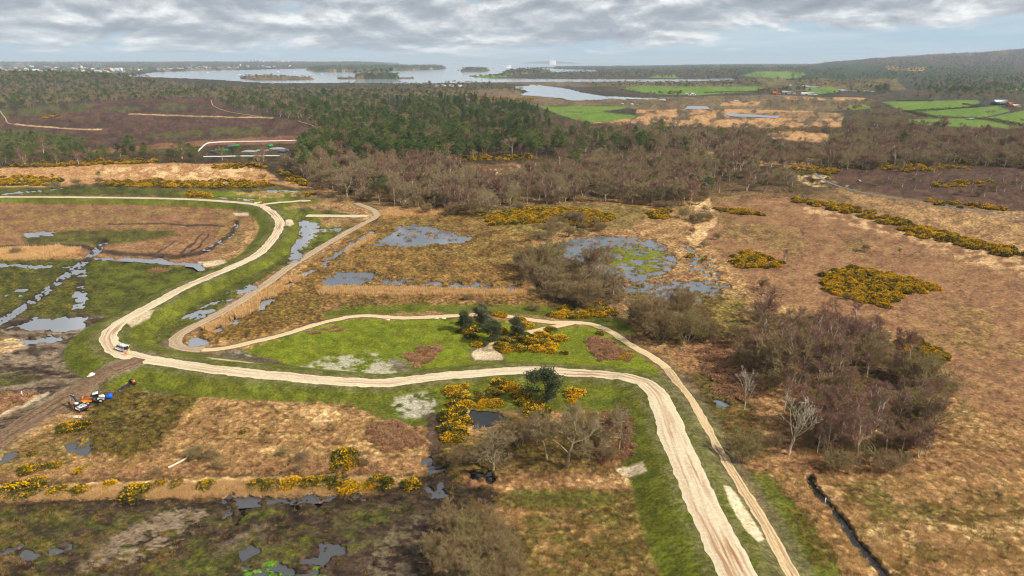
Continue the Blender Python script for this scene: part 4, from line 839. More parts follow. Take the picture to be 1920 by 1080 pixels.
# ------------------------------------------------------------------ where things grow
prng = np.random.default_rng(2024)
ORD = 'first second third fourth fifth sixth seventh eighth ninth tenth eleventh twelfth thirteenth fourteenth fifteenth sixteenth seventeenth eighteenth nineteenth twentieth'.split()
ORD += ['%s-%s' % (t_, o_) for t_ in ('twenty', 'thirty', 'forty') for o_ in ORD[:9]]
def at_grid(A, u, v):
    c = np.clip(((u - us[0]) / (us[1] - us[0])).round().astype(int), 0, nc - 1); r = np.clip(np.interp(-v, -vs, np.arange(nr)).round().astype(int), 0, nr - 1); return A[r, c]
def ppm(v):
    """photo pixels per metre across, and pixels squared per square metre of level ground, at row v"""
    x, y = P(960, v); dep = y * CP + HCAM * SP; p = F / dep; return p, p * p * HCAM / np.hypot(y, HCAM)
def inside(poly, u, v): return poly_sd(poly, u, v) > 0
def scatter(poly, fill, mix, spacing=5.0, label=None, group=None, avoid=(), clear=6.0, jit=0.22, patchy=None):
    """mix: [(kind, share, height, width factor)]"""
    p = np.array(poly, float); u0, u1, v0, v1 = p[:, 0].min(), p[:, 0].max(), p[:, 1].min(), p[:, 1].max(); hm = sum(m[1] * m[2] for m in mix) / sum(m[1] for m in mix)
    def dens(v): q, a = ppm(v); return np.minimum(fill / (q * q * hm * hm * 0.55), 1 / (spacing ** 2 * a))
    dm = max(dens(np.array([v0, (v0 + v1) / 2, v1]))); n = prng.poisson(dm * (u1 - u0) * (v1 - v0)); u = prng.uniform(u0, u1, n); v = prng.uniform(v0, v1, n)
    k = (prng.random(n) < dens(v) / dm) & inside(poly, u, v)
    for a in avoid: k &= ~inside(a, u, v)
    if patchy is not None: k &= fbm(u / patchy[0], v / (patchy[0] * 0.45), patchy[2], 3) > patchy[1]
    u, v = u[k], v[k]; k = (at_grid(d1, u, v) > clear) & (at_grid(d2, u, v) > clear * 0.6) & (at_grid(dip, u, v) < 0.2) & ~at_grid(sea, u, v); u, v = u[k], v[k]
    sh = np.array([m[1] for m in mix]); sh = sh / sh.sum(); pick = prng.choice(len(mix), len(u), p=sh)
    for a, b, i in zip(u, v, pick):
        kn, _, h, w = mix[i]; lb = label.get(kn) if isinstance(label, dict) else label
        if lb: lb = lb.replace('{k}', {'pine': 'pine', 'birch': 'birch', 'oak': 'bare tree', 'scrub': 'shrub'}.get(kn, kn))
        K[kn].add(a, b, h * math.exp(prng.normal(0, jit)), lb, group, None, w)
def places(kind, pts, template, group, jit=0.0, wide=None, var=None):
    wide = wide or (1.45 if kind == 'gorse' else 1.0)
    """single plants of a named row or clump, ordered from the left"""
    pts = sorted(pts, key=lambda t: t[0])
    for i, t in enumerate(pts):
        lab = template if '{' not in template else (template.format(ORD[i]) if i < len(ORD) else template.format('%dth' % (i + 1)))
        K[kind].add(t[0], t[1], t[2] * math.exp(prng.normal(0, jit)) if jit else t[2], lab + '|', group, var if len(t) < 4 else t[3], wide if len(t) < 5 else t[4])

FIELDS = [[(1008,199),(1178,199),(1196,222),(1100,233),(1046,219)], [(1160,160),(1436,162),(1440,172),(1300,181),(1205,179)], [(1505,164),(1585,164),(1590,173),(1530,179)], [(1640,187),(1990,187),(1990,245),(1880,245),(1700,236)],
          [(1385,140),(1520,140),(1520,150),(1385,150)], [(1100,203),(1582,203),(1582,240),(1430,243),(1100,235)], [(1433,245),(1560,245),(1560,268),(1440,262)], [(985,180),(1640,178),(1640,206),(985,206)],
          [(1470,180),(1645,180),(1645,192),(1470,192)], [(950,158),(1100,160),(1250,186),(1050,190),(960,180)]]
HEATHL = [(-190,226),(60,204),(180,193),(330,183),(400,188),(440,211),(520,224),(606,246),(598,262),(380,266),(200,276),(100,258),(60,246),(-190,242)]
# -- near, one by one
places('oak', [(1062,880,16.5,0,1.0)], 'tallest spreading bare oak in the copse below the gravel track', 'bare trees of the copse')
places('oak', [(1026,868,15,1,0.65)], 'slender pale bare tree just left of the tallest oak in the copse', 'bare trees of the copse')
places('oak', [(925,884,12.0,2,1.25)], 'low round bare tree with fanned branches beside the small dark pool', 'bare trees of the copse')
places('oak', [(1160,846,12,3,0.9)], 'bare pale tree nearest the grass bank at the copse end', 'bare trees of the copse')
places('scrub', [(975,840,7,0,1.0),(990,820,6.5,1,1.0),(955,818,6,2,1.0),(1010,832,6,3,1.0)], '{} olive willow shrub from the left behind the copse trees', 'olive shrubs in the copse')
places('scrub', [(855,880,5,0),(880,872,4.5,1),(1100,862,5,2),(1125,840,5,1),(1140,868,4.5,0),(1090,830,5,3),(1110,805,5,0),(1150,800,4.5,2)], '{} brown shrub from the left in the copse undergrowth', 'brown shrubs in the copse')
places('holly', [(1030,755,10.0,2,1.35)], 'tall dark evergreen with grey twigs below the pale gravel track', 'dark evergreens')
places('holly', [(868,623,8.0,0,1.2)], 'dark pointed evergreen at the west end of the common clump', 'dark evergreens')
places('holly', [(906,615,9.0,1,1.35)], 'tallest dark evergreen at the back of the common clump', 'dark evergreens')
places('holly', [(920,640,7.5,2,1.6)], 'grey green evergreen at the front of the common clump', 'dark evergreens')
places('holly', [(965,630,7.0,1,1.6)], 'round grey green evergreen at the east end of the common clump', 'dark evergreens')
places('holly', [(1080,582,4.5,0),(1182,600,6,1),(1200,588,5,0),(646,358,7,0),(656,365,5,1),(1208,300,6,0)], '{} dark evergreen bush from the left along the scrub edge', 'evergreens at the scrub edges')
places('dead', [(1478,856,16.5,0,1.1)], 'tall bleached leafless tree with forked white trunk in the rough grass', 'white leafless trees')
places('dead', [(1395,768,12,1,0.9)], 'small whitish forked tree beside the dark bog', 'white leafless trees')
places('scrub', [(1395,868,8.5,0,1.0)], 'round olive shrub alone beside the sandy path', 'lone shrubs')
places('birch', [(1543,840,13,0),(1550,854,11,1),(1606,864,13.5,2),(1596,828,13,3),(1590,804,12,0),(1640,812,12,1),(1520,822,11,2),(1660,852,9,3),(1722,860,11,0),(1736,858,8,1),(1690,854,9,2),(1560,804,12,1),(1505,804,12,3),(1625,838,10,0),(1532,852,9,2),(1575,846,11,0)],
       '{} slender birch from the left in the bracken by the bleached tree', 'birches in the bracken')
places('scrub', [(1560,882,4.5,1,1.2),(1590,888,4.5,2,1.2),(1660,890,5,0,1.3),(1690,884,4.5,3,1.1),(1630,872,4,1)], '{} low tangled shrub from the left along the field edge', 'shrubs along the field edge')
places('scrub', [(1430,545,5.5,0,1.0),(1420,588,4.8,1,1.0),(1622,473,4.0,2,1.3),(1590,562,3,3,1.0),(1320,465,3.5,1,1.2),(1345,450,4,0,1.1),(1310,420,4.5,2,1.1),(1300,440,4,3,1.1)], '{} brown bush from the left standing in the tan grass', 'bushes in the tan grass')
places('pine', [(1686,478,3.2,0,1.3)], 'small bright green pine in the tan grass', 'lone pine'); places('birch', [(1503,448,6,0,0.8),(1473,490,6,1,0.9)], '{} small birch from the left in the tan grass', 'lone birches')
places('scrub', [(845,1085,7,0,1.15),(905,1078,7.5,1,1.15),(870,1030,7,2,1.1),(925,1030,6.5,3,1.1),(850,1000,6,1,1.1),(900,990,6,0,1.1),(890,1120,7,2,1.2),(950,1100,7,3,1.1),(835,1050,6,3,1.1),(955,1050,5.5,0,1.0)], '{} grey brown willow shrub from the left in the lowest thicket', 'shrubs of the lowest thicket')
places('scrub', [(395,868,3.5,2,1.2),(370,862,3,1,1.2)], '{} leafless bush from the left in the rough grass above the gorse row', 'bushes above the gorse row')
# thickets
scatter([(990,505),(1040,492),(1110,512),(1160,545),(1172,572),(1110,578),(1050,570),(1000,545)], 2.6, [('scrub', 3, 9, 1.15), ('oak', 1.2, 11.5, 1.1)], 4.0, 'grey brown {k} in the thicket beside the weedy pond', 'thicket beside the weedy pond', clear=2)
scatter([(1005,450),(1030,420),(1060,405),(1140,428),(1110,440),(1040,455),(1020,500),(1000,490)], 1.0, [('scrub', 1, 5.0, 1.1)], 5.0, 'brown shrub on the strip between the two ponds', 'shrubs between the ponds', clear=2)
scatter([(1180,590),(1230,572),(1290,580),(1330,612),(1320,640),(1270,655),(1215,640)], 2.4, [('scrub', 1, 8.0, 1.1)], 4.0, 'olive brown willow beside the end of the common', 'willows at the end of the common', clear=4)
scatter([(1385,690),(1440,630),(1510,610),(1580,610),(1650,640),(1700,690),(1800,735),(1770,752),(1640,745),(1500,740),(1420,735)], 3.6, [('birch', 4.5, 11.5, 0.95), ('scrub', 2.5, 7.5, 1.15)], 3.4,
        {'birch': 'purple brown birch in the large thicket on the tan field', 'scrub': 'grey brown willow in the large thicket on the tan field'}, 'large thicket on the tan field', clear=3, jit=0.32, patchy=(46, 0.40, 7))
scatter([(1425,738),(1640,748),(1765,756),(1750,812),(1600,806),(1440,806)], 2.2, [('birch', 3, 9.5, 0.95), ('scrub', 3, 6, 1.15)], 4.2, {'birch': 'reddish birch in the lower skirt of the large thicket', 'scrub': 'brown willow in the lower skirt of the large thicket'}, 'lower skirt of the large thicket', clear=3)
scatter([(1430,800),(1560,770),(1740,770),(1760,840),(1700,860),(1540,850),(1440,850)], 0.35, [('scrub', 1, 4.5, 1.2)], 6.0, 'low twiggy shrub among the bracken birches', 'shrubs among the bracken birches')
scatter([(690,845),(790,850),(800,890),(700,895),(300,895),(20,905),(20,890),(300,872)], 0.10, [('scrub', 1, 2.6, 1.3)], 4.0, 'low brown bush behind the gorse row', 'low bushes behind the gorse row')
scatter([(1350,640),(1420,600),(1450,620),(1400,680),(1370,690)], 0.9, [('scrub', 1, 5.0, 1.2)], 4.5, 'brown shrub on the wet edge of the large thicket', 'shrubs on the wet edge')
scatter([(860,560),(980,575),(1160,572),(1180,590),(1050,585),(900,580)], 0.25, [('scrub', 1, 2.5, 1.3)], 5, 'low brown shrub on the marsh edge above the common', 'low shrubs above the common')
# -- gorse
places('gorse', [(20,925,2.3),(52,925,2.5,1),(110,925,1.4),(150,922,1.3),(205,912,1.2),(250,928,2.0),(275,920,1.3,1),(330,912,1.6),(385,915,1.4),(300,910,1.2),(480,915,1.7),(510,916,2.0),(545,913,2.0,0),(580,912,1.9),(605,910,2.2),(635,908,2.1),(640,880,2.0,2),(690,915,1.3),(710,912,2.3),(770,912,1.8)],
       '{} gorse bush from the left in the straw edged row above the mud flat', 'gorse row above the mud flat')
places('gorse', [(645,862,2.2,1),(660,872,1.8,0),(655,918,1.8,0),(455,812,0.8)], '{} gorse bush from the left just behind the straw edged row', 'gorse behind the row')
places('gorse', [(55,885,1.4),(85,880,1.3),(105,876,1.0),(70,905,1.2),(130,805,1.8,1),(150,803,1.7),(60,853,1.0,2),(150,885,0.9)], '{} small gorse bush from the left by the wet ditch corner', 'gorse by the ditch corner')
places('gorse', [(846,735,2.0,0),(862,745,1.9),(852,760,1.9),(873,762,1.7),(845,785,2.0,1),(860,775,2.0),(868,795,2.0),(848,805,2.1,1),(862,815,1.9),(842,822,1.6),(856,826,1.5),(870,727,1.0,0)], '{} gorse bush from the left in the column beside the square pool', 'gorse column beside the pool')
places('gorse', [(905,748,1.9,2),(922,738,1.8,2),(938,724,2.0,1),(958,728,1.9,0),(978,742,2.0,0),(988,738,1.5,2),(912,758,1.5,0),(930,760,1.7,0),(902,762,1.2,0),(984,758,1.7),(1003,762,1.8),(1000,778,2.1),(1015,775,1.9,1),(990,775,1.7),(964,792,1.5,0),(937,737,0.8),(1075,740,2.2,0),(1070,754,1.2,0),(895,738,1.0,2)],
       '{} gorse bush from the left behind the square pool', 'gorse behind the square pool')
places('gorse', [(938,650,2.0),(950,655,2.0,1),(962,645,2.1,2),(975,655,2.0),(990,640,2.0,1),(985,630,1.9,2),(1005,656,2.0,0),(1020,645,2.0,1),(1030,652,2.0),(1030,636,1.9,3),(1012,630,1.9,0),(1050,637,1.9,0),(968,632,1.8,1),(945,640,1.9,2),(1000,645,2.0,3),(1032,660,1.5,0),(948,660,1.4,0)],
       '{} gorse bush from the left in the oval clump on the common', 'oval gorse clump on the common')
places('gorse', [(1034,620,2.0,2),(893,648,1.5,0),(882,632,2.0,2),(886,622,2.2,1),(868,622,1.6,1),(940,622,1.8,0),(985,612,2.0,0),(975,602,1.6,0),(940,592,1.7,0),(925,590,1.4,3),(1057,664,1.3,2),(1170,672,1.1,0),(1180,668,1.0,0),(1124,626,1.3,2)], '{} lone gorse bush from the left on the green common', 'single gorse bushes on the common')
places('gorse', [(1036,592,1.8),(1050,594,2.0),(1062,590,2.1,0),(1075,594,2.1,3),(1092,592,2.1,0),(1108,588,2.1,3),(1122,592,2.0,0),(1135,585,2.0),(1146,590,1.9),(1060,580,2.0,3),(1105,578,2.0,0),(1125,576,2.0)], '{} gorse bush from the left in the bank above the path junction', 'gorse bank above the path junction')
gl = dict(fill=1.0, spacing=2.2, clear=2.0, jit=0.2)
def gorse_mass(poly, label, group, h=1.7, fill=1.3, spacing=2.4): scatter(poly, fill, [('gorse', 1, h, 1.15)], spacing, label, group, clear=2.0, jit=0.2)
gorse_mass([(1540,510),(1600,502),(1650,512),(1700,518),(1757,538),(1740,550),(1690,552),(1665,580),(1620,568),(1548,545)], 'yellow flowering gorse in the large island on the tan field', 'large gorse island', 1.8)
gorse_mass([(1686,645),(1720,636),(1752,655),(1782,674),(1750,682),(1705,672)], 'flowering gorse in the small island right of the birch thicket', 'small gorse island')
gorse_mass([(1368,486),(1400,472),(1440,487),(1482,497),(1440,504),(1385,502)], 'flowering gorse in the patch right of the weedy pond', 'gorse patch by the weedy pond')
gorse_mass([(905,405),(980,393),(1100,393),(1156,408),(1140,418),(1080,412),(1000,420),(920,424)], 'flowering gorse on the bank behind the ponds', 'gorse bank behind the ponds')
gorse_mass([(1062,414),(1120,414),(1115,427),(1078,427)], 'flowering gorse on the bank behind the ponds', 'gorse bank behind the ponds')
gorse_mass([(1215,400),(1255,395),(1250,412),(1225,414)], 'gorse near the sandy bank behind the weedy pond', 'gorse by the sandy bank')
gorse_mass([(1478,372),(1580,384),(1650,404),(1720,424),(1800,447),(1990,490),(1990,505),(1800,462),(1700,434),(1620,410),(1560,394),(1478,378)], 'gorse in the long diagonal hedge across the tan field', 'diagonal gorse hedge', 2.2, 0.9, 3.4)
gorse_mass([(1335,392),(1400,394),(1438,406),(1380,402)], 'gorse in the short row at the top of the tan field', 'short gorse row'); gorse_mass([(1290,478),(1325,480),(1330,496),(1295,494)], 'gorse on the tan bank by the weedy pond', 'gorse on the bank')
for pl in ([(-100,335),(60,332),(110,340),(100,350),(-100,346)], [(190,340),(300,340),(400,347),(390,354),(200,350)], [(330,345),(430,338),(520,346),(500,353),(400,354)], [(400,311),(490,306),(500,316),(400,318)], [(520,322),(560,330),(580,350),(545,346)], [(350,362),(395,358),(395,372),(352,372)], [(570,364),(590,362),(590,370),(572,371)],
           [(0,312),(200,304),(300,300),(300,306),(100,314)]):
    gorse_mass(pl, 'gorse in the hedges around the straw coloured field', 'gorse around the straw field', 2.0, 0.75, 3.6)
for pl in ([(1740,345),(1860,340),(1850,352),(1750,354)], [(1780,296),(1990,290),(1990,312),(1800,308)], [(1600,312),(1760,310),(1850,318),(1700,324)], [(1700,375),(1850,385),(1920,400),(1800,392)], [(1480,312),(1580,318),(1560,330),(1490,326)], [(1420,290),(1500,288),(1510,300),(1430,300)], [(880,328),(960,322),(1000,338),(900,345)], [(840,296),(1000,292),(1010,300),(860,303)], [(860,180),(1000,186),(1010,192),(900,190)], [(80,218),(110,217),(110,223),(82,223)], [(1700,440),(1760,452),(1740,460)]):
    gorse_mass(pl, 'far gorse scattered over the heath', 'far gorse on the heath', 2.0, 0.4, 4.2)
# -- woods of the middle distance
lab = {'oak': 'grey brown bare tree in the wood behind the ponds', 'birch': 'bare birch in the wood behind the ponds', 'pine': 'green pine in the wood behind the ponds', 'scrub': 'leafless shrub at the foot of the wood behind the ponds', 'holly': 'dark evergreen in the wood behind the ponds'}
MIDW = [(545,322),(640,312),(770,312),(850,330),(880,352),(960,352),(1010,330),(1080,312),(1210,302),(1320,305),(1340,335),(1330,385),(1260,392),(1180,382),(1100,382),(1000,385),(930,390),(880,402),(800,396),(740,390),(715,386),(660,372),(600,356)]
scatter(MIDW, 8.0, [('oak', 5, 13, 1.1), ('birch', 4, 13, 1.0), ('scrub', 2.5, 8.0, 1.2), ('pine', 0.5, 13, 1.2)], 2.9, lab, 'wood behind the ponds')
scatter([(560,350),(640,358),(700,384),(760,392),(880,400),(960,392),(980,398),(900,410),(740,400),(680,380),(590,362)], 1.2, [('scrub', 4, 8, 1.25), ('oak', 1.6, 12, 1.2)], 2.9, lab, 'wood behind the ponds')
scatter([(1200,378),(1330,385),(1345,430),(1300,420),(1230,395)], 0.5, [('scrub', 1, 4.5, 1.2)], 5, lab, 'wood behind the ponds')
lab2 = {'pine': 'dark green pine in the belt behind the bare wood', 'oak': 'bare tree among the pines behind the bare wood', 'birch': 'pale birch among the pines behind the bare wood', 'scrub': 'shrub among the pines behind the bare wood'}
scatter([(600,240),(690,222),(760,240),(860,262),(960,272),(1040,280),(1062,292),(970,294),(880,302),(850,312),(760,312),(640,310),(548,318),(560,290),(590,262)], 8.0, [('pine', 8, 16, 1.05), ('birch', 1.6, 13, 1.0), ('oak', 1.8, 12, 1.15)], 3.2, lab2, 'pine belt')
scatter([(1040,262),(1120,255),(1250,262),(1260,285),(1150,292),(1040,288)], 2.4, [('pine', 5, 14, 1.15), ('oak', 3, 12, 1.2), ('birch', 2, 13, 1.0)], 5.0, lab2, 'pine belt')
scatter([(860,264),(960,272),(1050,280),(1064,298),(960,298),(870,304)], 2.5, [('pine', 1, 16, 1.1)], 4.0, lab2, 'pine belt')
scatter([(1060,285),(1260,282),(1290,300),(1080,304)], 0.5, [('pine', 1, 11, 1.2)], 8.0, lab2, 'pine belt')
lab3 = {'spruce': 'dark spire shaped spruce in the plantation', 'pine': 'pine at the edge of the spruce plantation', 'oak': 'bare tree at the edge of the spruce plantation'}
scatter([(700,220),(740,198),(830,188),(960,200),(1040,232),(1025,250),(900,258),(780,244)], 4.5, [('spruce', 3, 18, 1.25), ('pine', 7, 15.5, 1.15), ('oak', 2.0, 12, 1.15)], 3.2, lab3, 'spruce plantation')
lab4 = {'pine': 'pine in the wood bordering the brown heath', 'oak': 'bare tree in the wood bordering the brown heath', 'birch': 'bare birch in the wood bordering the brown heath'}
scatter([(400,188),(460,182),(640,178),(720,190),(730,215),(690,225),(620,250),(600,240),(520,218),(440,206)], 3.6, [('pine', 6, 14, 1.1), ('oak', 2.5, 12, 1.2), ('birch', 1, 12, 1)], 4.0, lab4, 'wood bordering the heath')
lab5 = {'pine': 'pine in the row between brown heath and straw field', 'birch': 'bare birch in the row between brown heath and straw field', 'scrub': 'shrub in the row between brown heath and straw field', 'oak': 'bare tree in the row between brown heath and straw field'}
scatter([(-190,292),(120,285),(240,288),(375,290),(380,306),(240,308),(100,312),(-190,316)], 2.2, [('pine', 5, 12, 1.15), ('birch', 1.6, 11, 1.0), ('scrub', 1, 6, 1.2)], 5.0, lab5, 'tree row beside the heath')
scatter([(380,298),(480,294),(560,296),(600,300),(560,322),(480,314),(400,312)], 0.9, [('birch', 4, 12, 1.1), ('oak', 2, 11, 1.2), ('pine', 1.2, 13, 1.1)], 5.0, lab5, 'tree row beside the heath')
scatter([(-190,250),(60,250),(165,263),(130,275),(-190,298)], 0.8, [('pine', 1, 4.5, 1.3)], 4.0, 'young pine on the dark green heath slope', 'young pines on the heath')
scatter([(535,300),(600,285),(650,300),(610,316),(560,318)], 1.2, [('pine', 1, 11, 1.1)], 5, lab5, 'tree row beside the heath')
scatter([(120,345),(180,348),(150,356),(60,352)], 0.6, [('scrub', 1, 4, 1.2)], 6, 'shrub beside the flooded ditch of the straw field', 'shrubs by the flooded ditch')
places('scrub', [(494,336,4.5,0,1.4),(297,345,4,1,1.2),(186,345,5,2,1.2),(620,372,4.5,3,1.3),(640,378,4.5,1,1.3),(560,372,4,0,1.3),(30,478,3.5,2,1.5)], '{} brown shrub from the left around the upper track fork', 'shrubs around the upper fork')
places('pine', [(100,338,5,0,1.2),(185,336,6,1,1.2)], '{} small pine from the left in the straw field hedge', 'small pines by the straw field')
lab6 = {'birch': 'purple brown birch in the broad wood below green fields', 'oak': 'bare tree in the broad wood below green fields', 'pine': 'lone pine in the broad wood below green fields', 'scrub': 'shrub in the broad wood below green fields'}
RW = [(1330,296),(1420,280),(1540,285),(1570,265),(1680,245),(1990,258),(1990,322),(1830,312),(1680,316),(1560,322),(1540,312),(1440,318),(1340,325)]
scatter(RW, 5.5, [('birch', 4, 12, 1.05), ('oak', 5, 11, 1.25), ('scrub', 1.5, 8, 1.3), ('pine', 0.15, 12, 1.2)], 3.2, lab6, 'broad wood below the fields')
scatter([(1060,250),(1250,246),(1430,256),(1440,280),(1260,286),(1100,270)], 3.0, [('oak', 4, 12.5, 1.25), ('birch', 3, 13, 1.0), ('pine', 0.8, 12, 1.1)], 4.0, lab6, 'broad wood below the fields', avoid=FIELDS[5:7])
scatter([(1340,330),(1460,325),(1520,345),(1500,362),(1400,365),(1340,380)], 0.8, [('scrub', 3, 7, 1.3), ('oak', 2, 11, 1.2), ('birch', 1.5, 11, 1)], 6, lab6, 'broad wood below the fields')
scatter([(1560,325),(1700,322),(1990,330),(1990,385),(1800,375),(1650,350)], 0.28, [('birch', 3, 7, 1.0), ('scrub', 2, 4, 1.3), ('pine', 0.7, 5, 1.2)], 8, 'small {k} scattered on the dark heath beyond the lane', 'small trees beyond the lane')
places('pine', [(1500,340,8,0,1.2),(1495,300,7,1,1.1),(1520,352,6.5,2,1.2),(1550,346,6,3,1.2),(1480,358,5,0,1.3),(1552,318,7,1,1.3),(955,372,9,0,1.2),(985,345,8,1,1.2),(935,368,8,2,1.1),(1300,365,8,1,1.1),(1350,405,4,0,1.2),(1020,368,7,3,1.2),(880,318,5,2,1.2),(900,345,6,3,1.2),(945,362,7,0,1.2)], '{} solitary pine from the left among the brown scrub', 'solitary pines in the scrub')
scatter([(860,318),(1000,320),(1040,345),(960,352),(880,345)], 0.35, [('pine', 1.5, 6, 1.2), ('scrub', 2, 4, 1.3), ('birch', 1, 8, 1)], 8, 'small {k} in the heathy clearing before the pine belt', 'trees of the clearing')
# -- far woods (these end up in the masses)
farmix = [('pine', 4, 11, 1.2), ('oak', 4, 9.5, 1.4), ('birch', 1, 9, 1.2)]
scatter([(-190,170),(0,158),(120,152),(260,161),(420,168),(620,170),(800,173),(960,169),(985,178),(830,186),(720,190),(640,180),(400,186),(180,192),(60,202),(-190,222)], 3.0, farmix, 4.5, None, None, avoid=[[(880,160),(1000,160),(1000,180),(900,184)]], patchy=None)
scatter([(-190,160),(60,150),(200,152),(300,158),(200,164),(-190,172)], 3.0, [('pine', 5, 13, 1.3), ('oak', 3, 10, 1.3)], 5, None, None)
scatter([(640,160),(880,156),(1000,162),(980,170),(800,172),(660,168)], 0.8, [('pine', 3, 9, 1.3), ('scrub', 4, 6, 1.6), ('oak', 2, 8, 1.4)], 6, None, None, avoid=[CREEK])
scatter([(1080,160),(1200,154),(1990,150),(1990,188),(1700,190),(1600,180),(1440,176),(1300,182),(1180,176)], 0.9, [('oak', 6, 8.5, 1.5), ('pine', 2, 10, 1.3), ('scrub', 3, 5, 1.6)], 7, None, None, avoid=FIELDS, patchy=(60, 0.42, 7))
scatter([(1040,128),(1300,126),(1500,124),(1990,120),(1990,152),(1400,154),(1300,147),(900,146),(1000,138),(1120,137)], 1.1, [('pine', 4, 12, 1.5), ('oak', 4, 9, 1.6)], 8, None, None, avoid=FIELDS, patchy=(50, 0.38, 11))
scatter([(1700,152),(1990,148),(1990,175),(1800,178),(1720,170)], 1.2, [('pine', 4, 12, 1.3), ('spruce', 2, 13, 1.3), ('birch', 1, 9, 1.2)], 6, None, None, avoid=FIELDS)
scatter([(1580,245),(1600,215),(1640,206),(1700,212),(1720,240),(1690,246)], 1.6, [('oak', 1, 9.5, 1.4)], 6, 'bare tree in the rounded wood beside the reedbed', 'rounded wood beside the reedbed')
scatter([(1440,193),(1530,192),(1530,202),(1440,203)], 0.7, [('oak', 1, 11, 1.3)], 9, 'leafless {k} standing between saltmarsh and fields', 'trees between saltmarsh and fields')
scatter([(1530,196),(1600,196),(1640,190),(1700,186),(1650,210),(1580,208)], 0.7, [('oak', 3, 9, 1.3), ('scrub', 1, 5, 1.3)], 9, 'leafless {k} beside the upper right green fields', 'trees beside the upper right fields', avoid=[FIELDS[3]])
scatter([(1410,174),(1500,168),(1520,176),(1440,180)], 1.5, [('pine', 2, 12, 1.4), ('oak', 1, 10, 1.4)], 6, None, None); scatter([(1205,178),(1275,176),(1280,182),(1210,183)], 1.8, [('oak', 1, 12, 1.4), ('pine', 1, 12, 1.4)], 5, None, None)
scatter([(1635,172),(1665,166),(1670,174),(1640,177)], 2.0, [('pine', 1, 14, 1.4)], 5, None, None); scatter([(1710,172),(1760,166),(1825,172),(1820,180),(1720,176)], 1.8, [('pine', 1, 14, 1.4)], 5, None, None); scatter([(1226,160),(1290,158),(1375,160),(1370,164),(1230,165)], 1.8, [('pine', 1, 11, 1.4), ('oak', 1, 9, 1.4)], 5, None, None)
scatter([(1280,248),(1500,244),(1560,240),(1560,250),(1440,252),(1300,256)], 1.2, [('scrub', 2, 5, 1.6), ('oak', 1, 8, 1.4)], 6, None, None); places('oak', [(1776,238,10,0,1.3),(1850,216,9,1,1.3),(1862,214,8,2,1.2),(1895,214,8,3,1.2),(1912,232,9,1,1.2),(1918,238,7,0,1.2)], '{} bare hedgerow tree from the left among the green fields', 'hedgerow trees of the green fields')
for key, h, f in (('long', 13, 1.6), ('dark', 19, 3.5), ('small', 12, 2.0), ('furzey', 12, 1.6), ('spit', 8, 0.6), ('spit2', 9, 0.8)):
    scatter(ISLES[key][0], f, [('pine', 3, h, 1.7), ('oak', 1, h * 0.8, 1.7)], 6, None, None)
scatter([(-190,120),(740,120),(700,126),(480,130),(270,136),(140,143),(-190,150)], 0.8, [('pine', 1, 16, 2.2), ('oak', 1, 14, 2.2)], 14, None, None)

def emit():
    for kn, kd in K.items():
        if not kd.spots: continue
        u = np.array([s[0] for s in kd.spots]); v = np.array([s[1] for s in kd.spots]); h = np.array([s[2] for s in kd.spots]); x, y = P(u, v); z = gz(x, y)
        size = h * F / np.hypot(x, np.hypot(y, HCAM - z)); named = np.array([bool(s[3] and s[3].endswith('|')) for s in kd.spots]); lab_ = np.array([s[3] is not None for s in kd.spots]); seen = (u > -25) & (u < 1945) & (v < 1125)
        rank = np.argsort(-(named * 1e6 + (lab_ & seen) * 1e3 + size * seen)); top_ = [i for i in rank[:300] if lab_[i] and (seen[i] or named[i])]; rest = sorted(set(range(len(u))) - set(top_))
        nvar = len(kd.parts); seq = {}
        for i in sorted(top_, key=lambda j: u[j]): seq.setdefault(kd.spots[i][3], []).append(i)
        nth = {i: ', %s from the left' % ORD[n_] for lb_, m_ in seq.items() if 1 < len(m_) <= len(ORD) and not lb_.endswith('|') for n_, i in enumerate(m_)}
        for lb_, m_ in seq.items():
            if len(m_) > len(ORD):
                q1, q2 = np.percentile(u[m_], (33, 67)); vm_ = np.median(v[m_])
                for i in m_: nth[i] = ', at its %s %s' % ('front' if v[i] > vm_ else 'back', 'left' if u[i] < q1 else 'right' if u[i] > q2 else 'middle')
        for i in top_:
            s = kd.spots[i]; var = s[5] if s[5] is not None else int(prng.integers(nvar)); sc_ = s[2] / kd.h0
            o = bpy.data.objects.new(kd.name, None); COL.objects.link(o); o.location = (x[i], y[i], z[i] - 0.05); o.rotation_euler = (0, 0, prng.uniform(0, 6.28)); o.scale = (sc_ * s[6], sc_ * s[6], sc_); o.empty_display_size = 0.3
            tag(o, s[3].rstrip('|') + nth.get(i, ''), kd.cat, s[4])
            for pn_, me in kd.parts[var % nvar]: link(pn_, me, o)
        if rest: stuff(kd.name.replace('_tree', '_woodland').replace('_bush', '_scrubland').replace('_shrub', '_scrubland'), kd.whole, x[rest], y[rest], z[rest], h[rest] / kd.h0, np.array([kd.spots[i][6] for i in rest]))
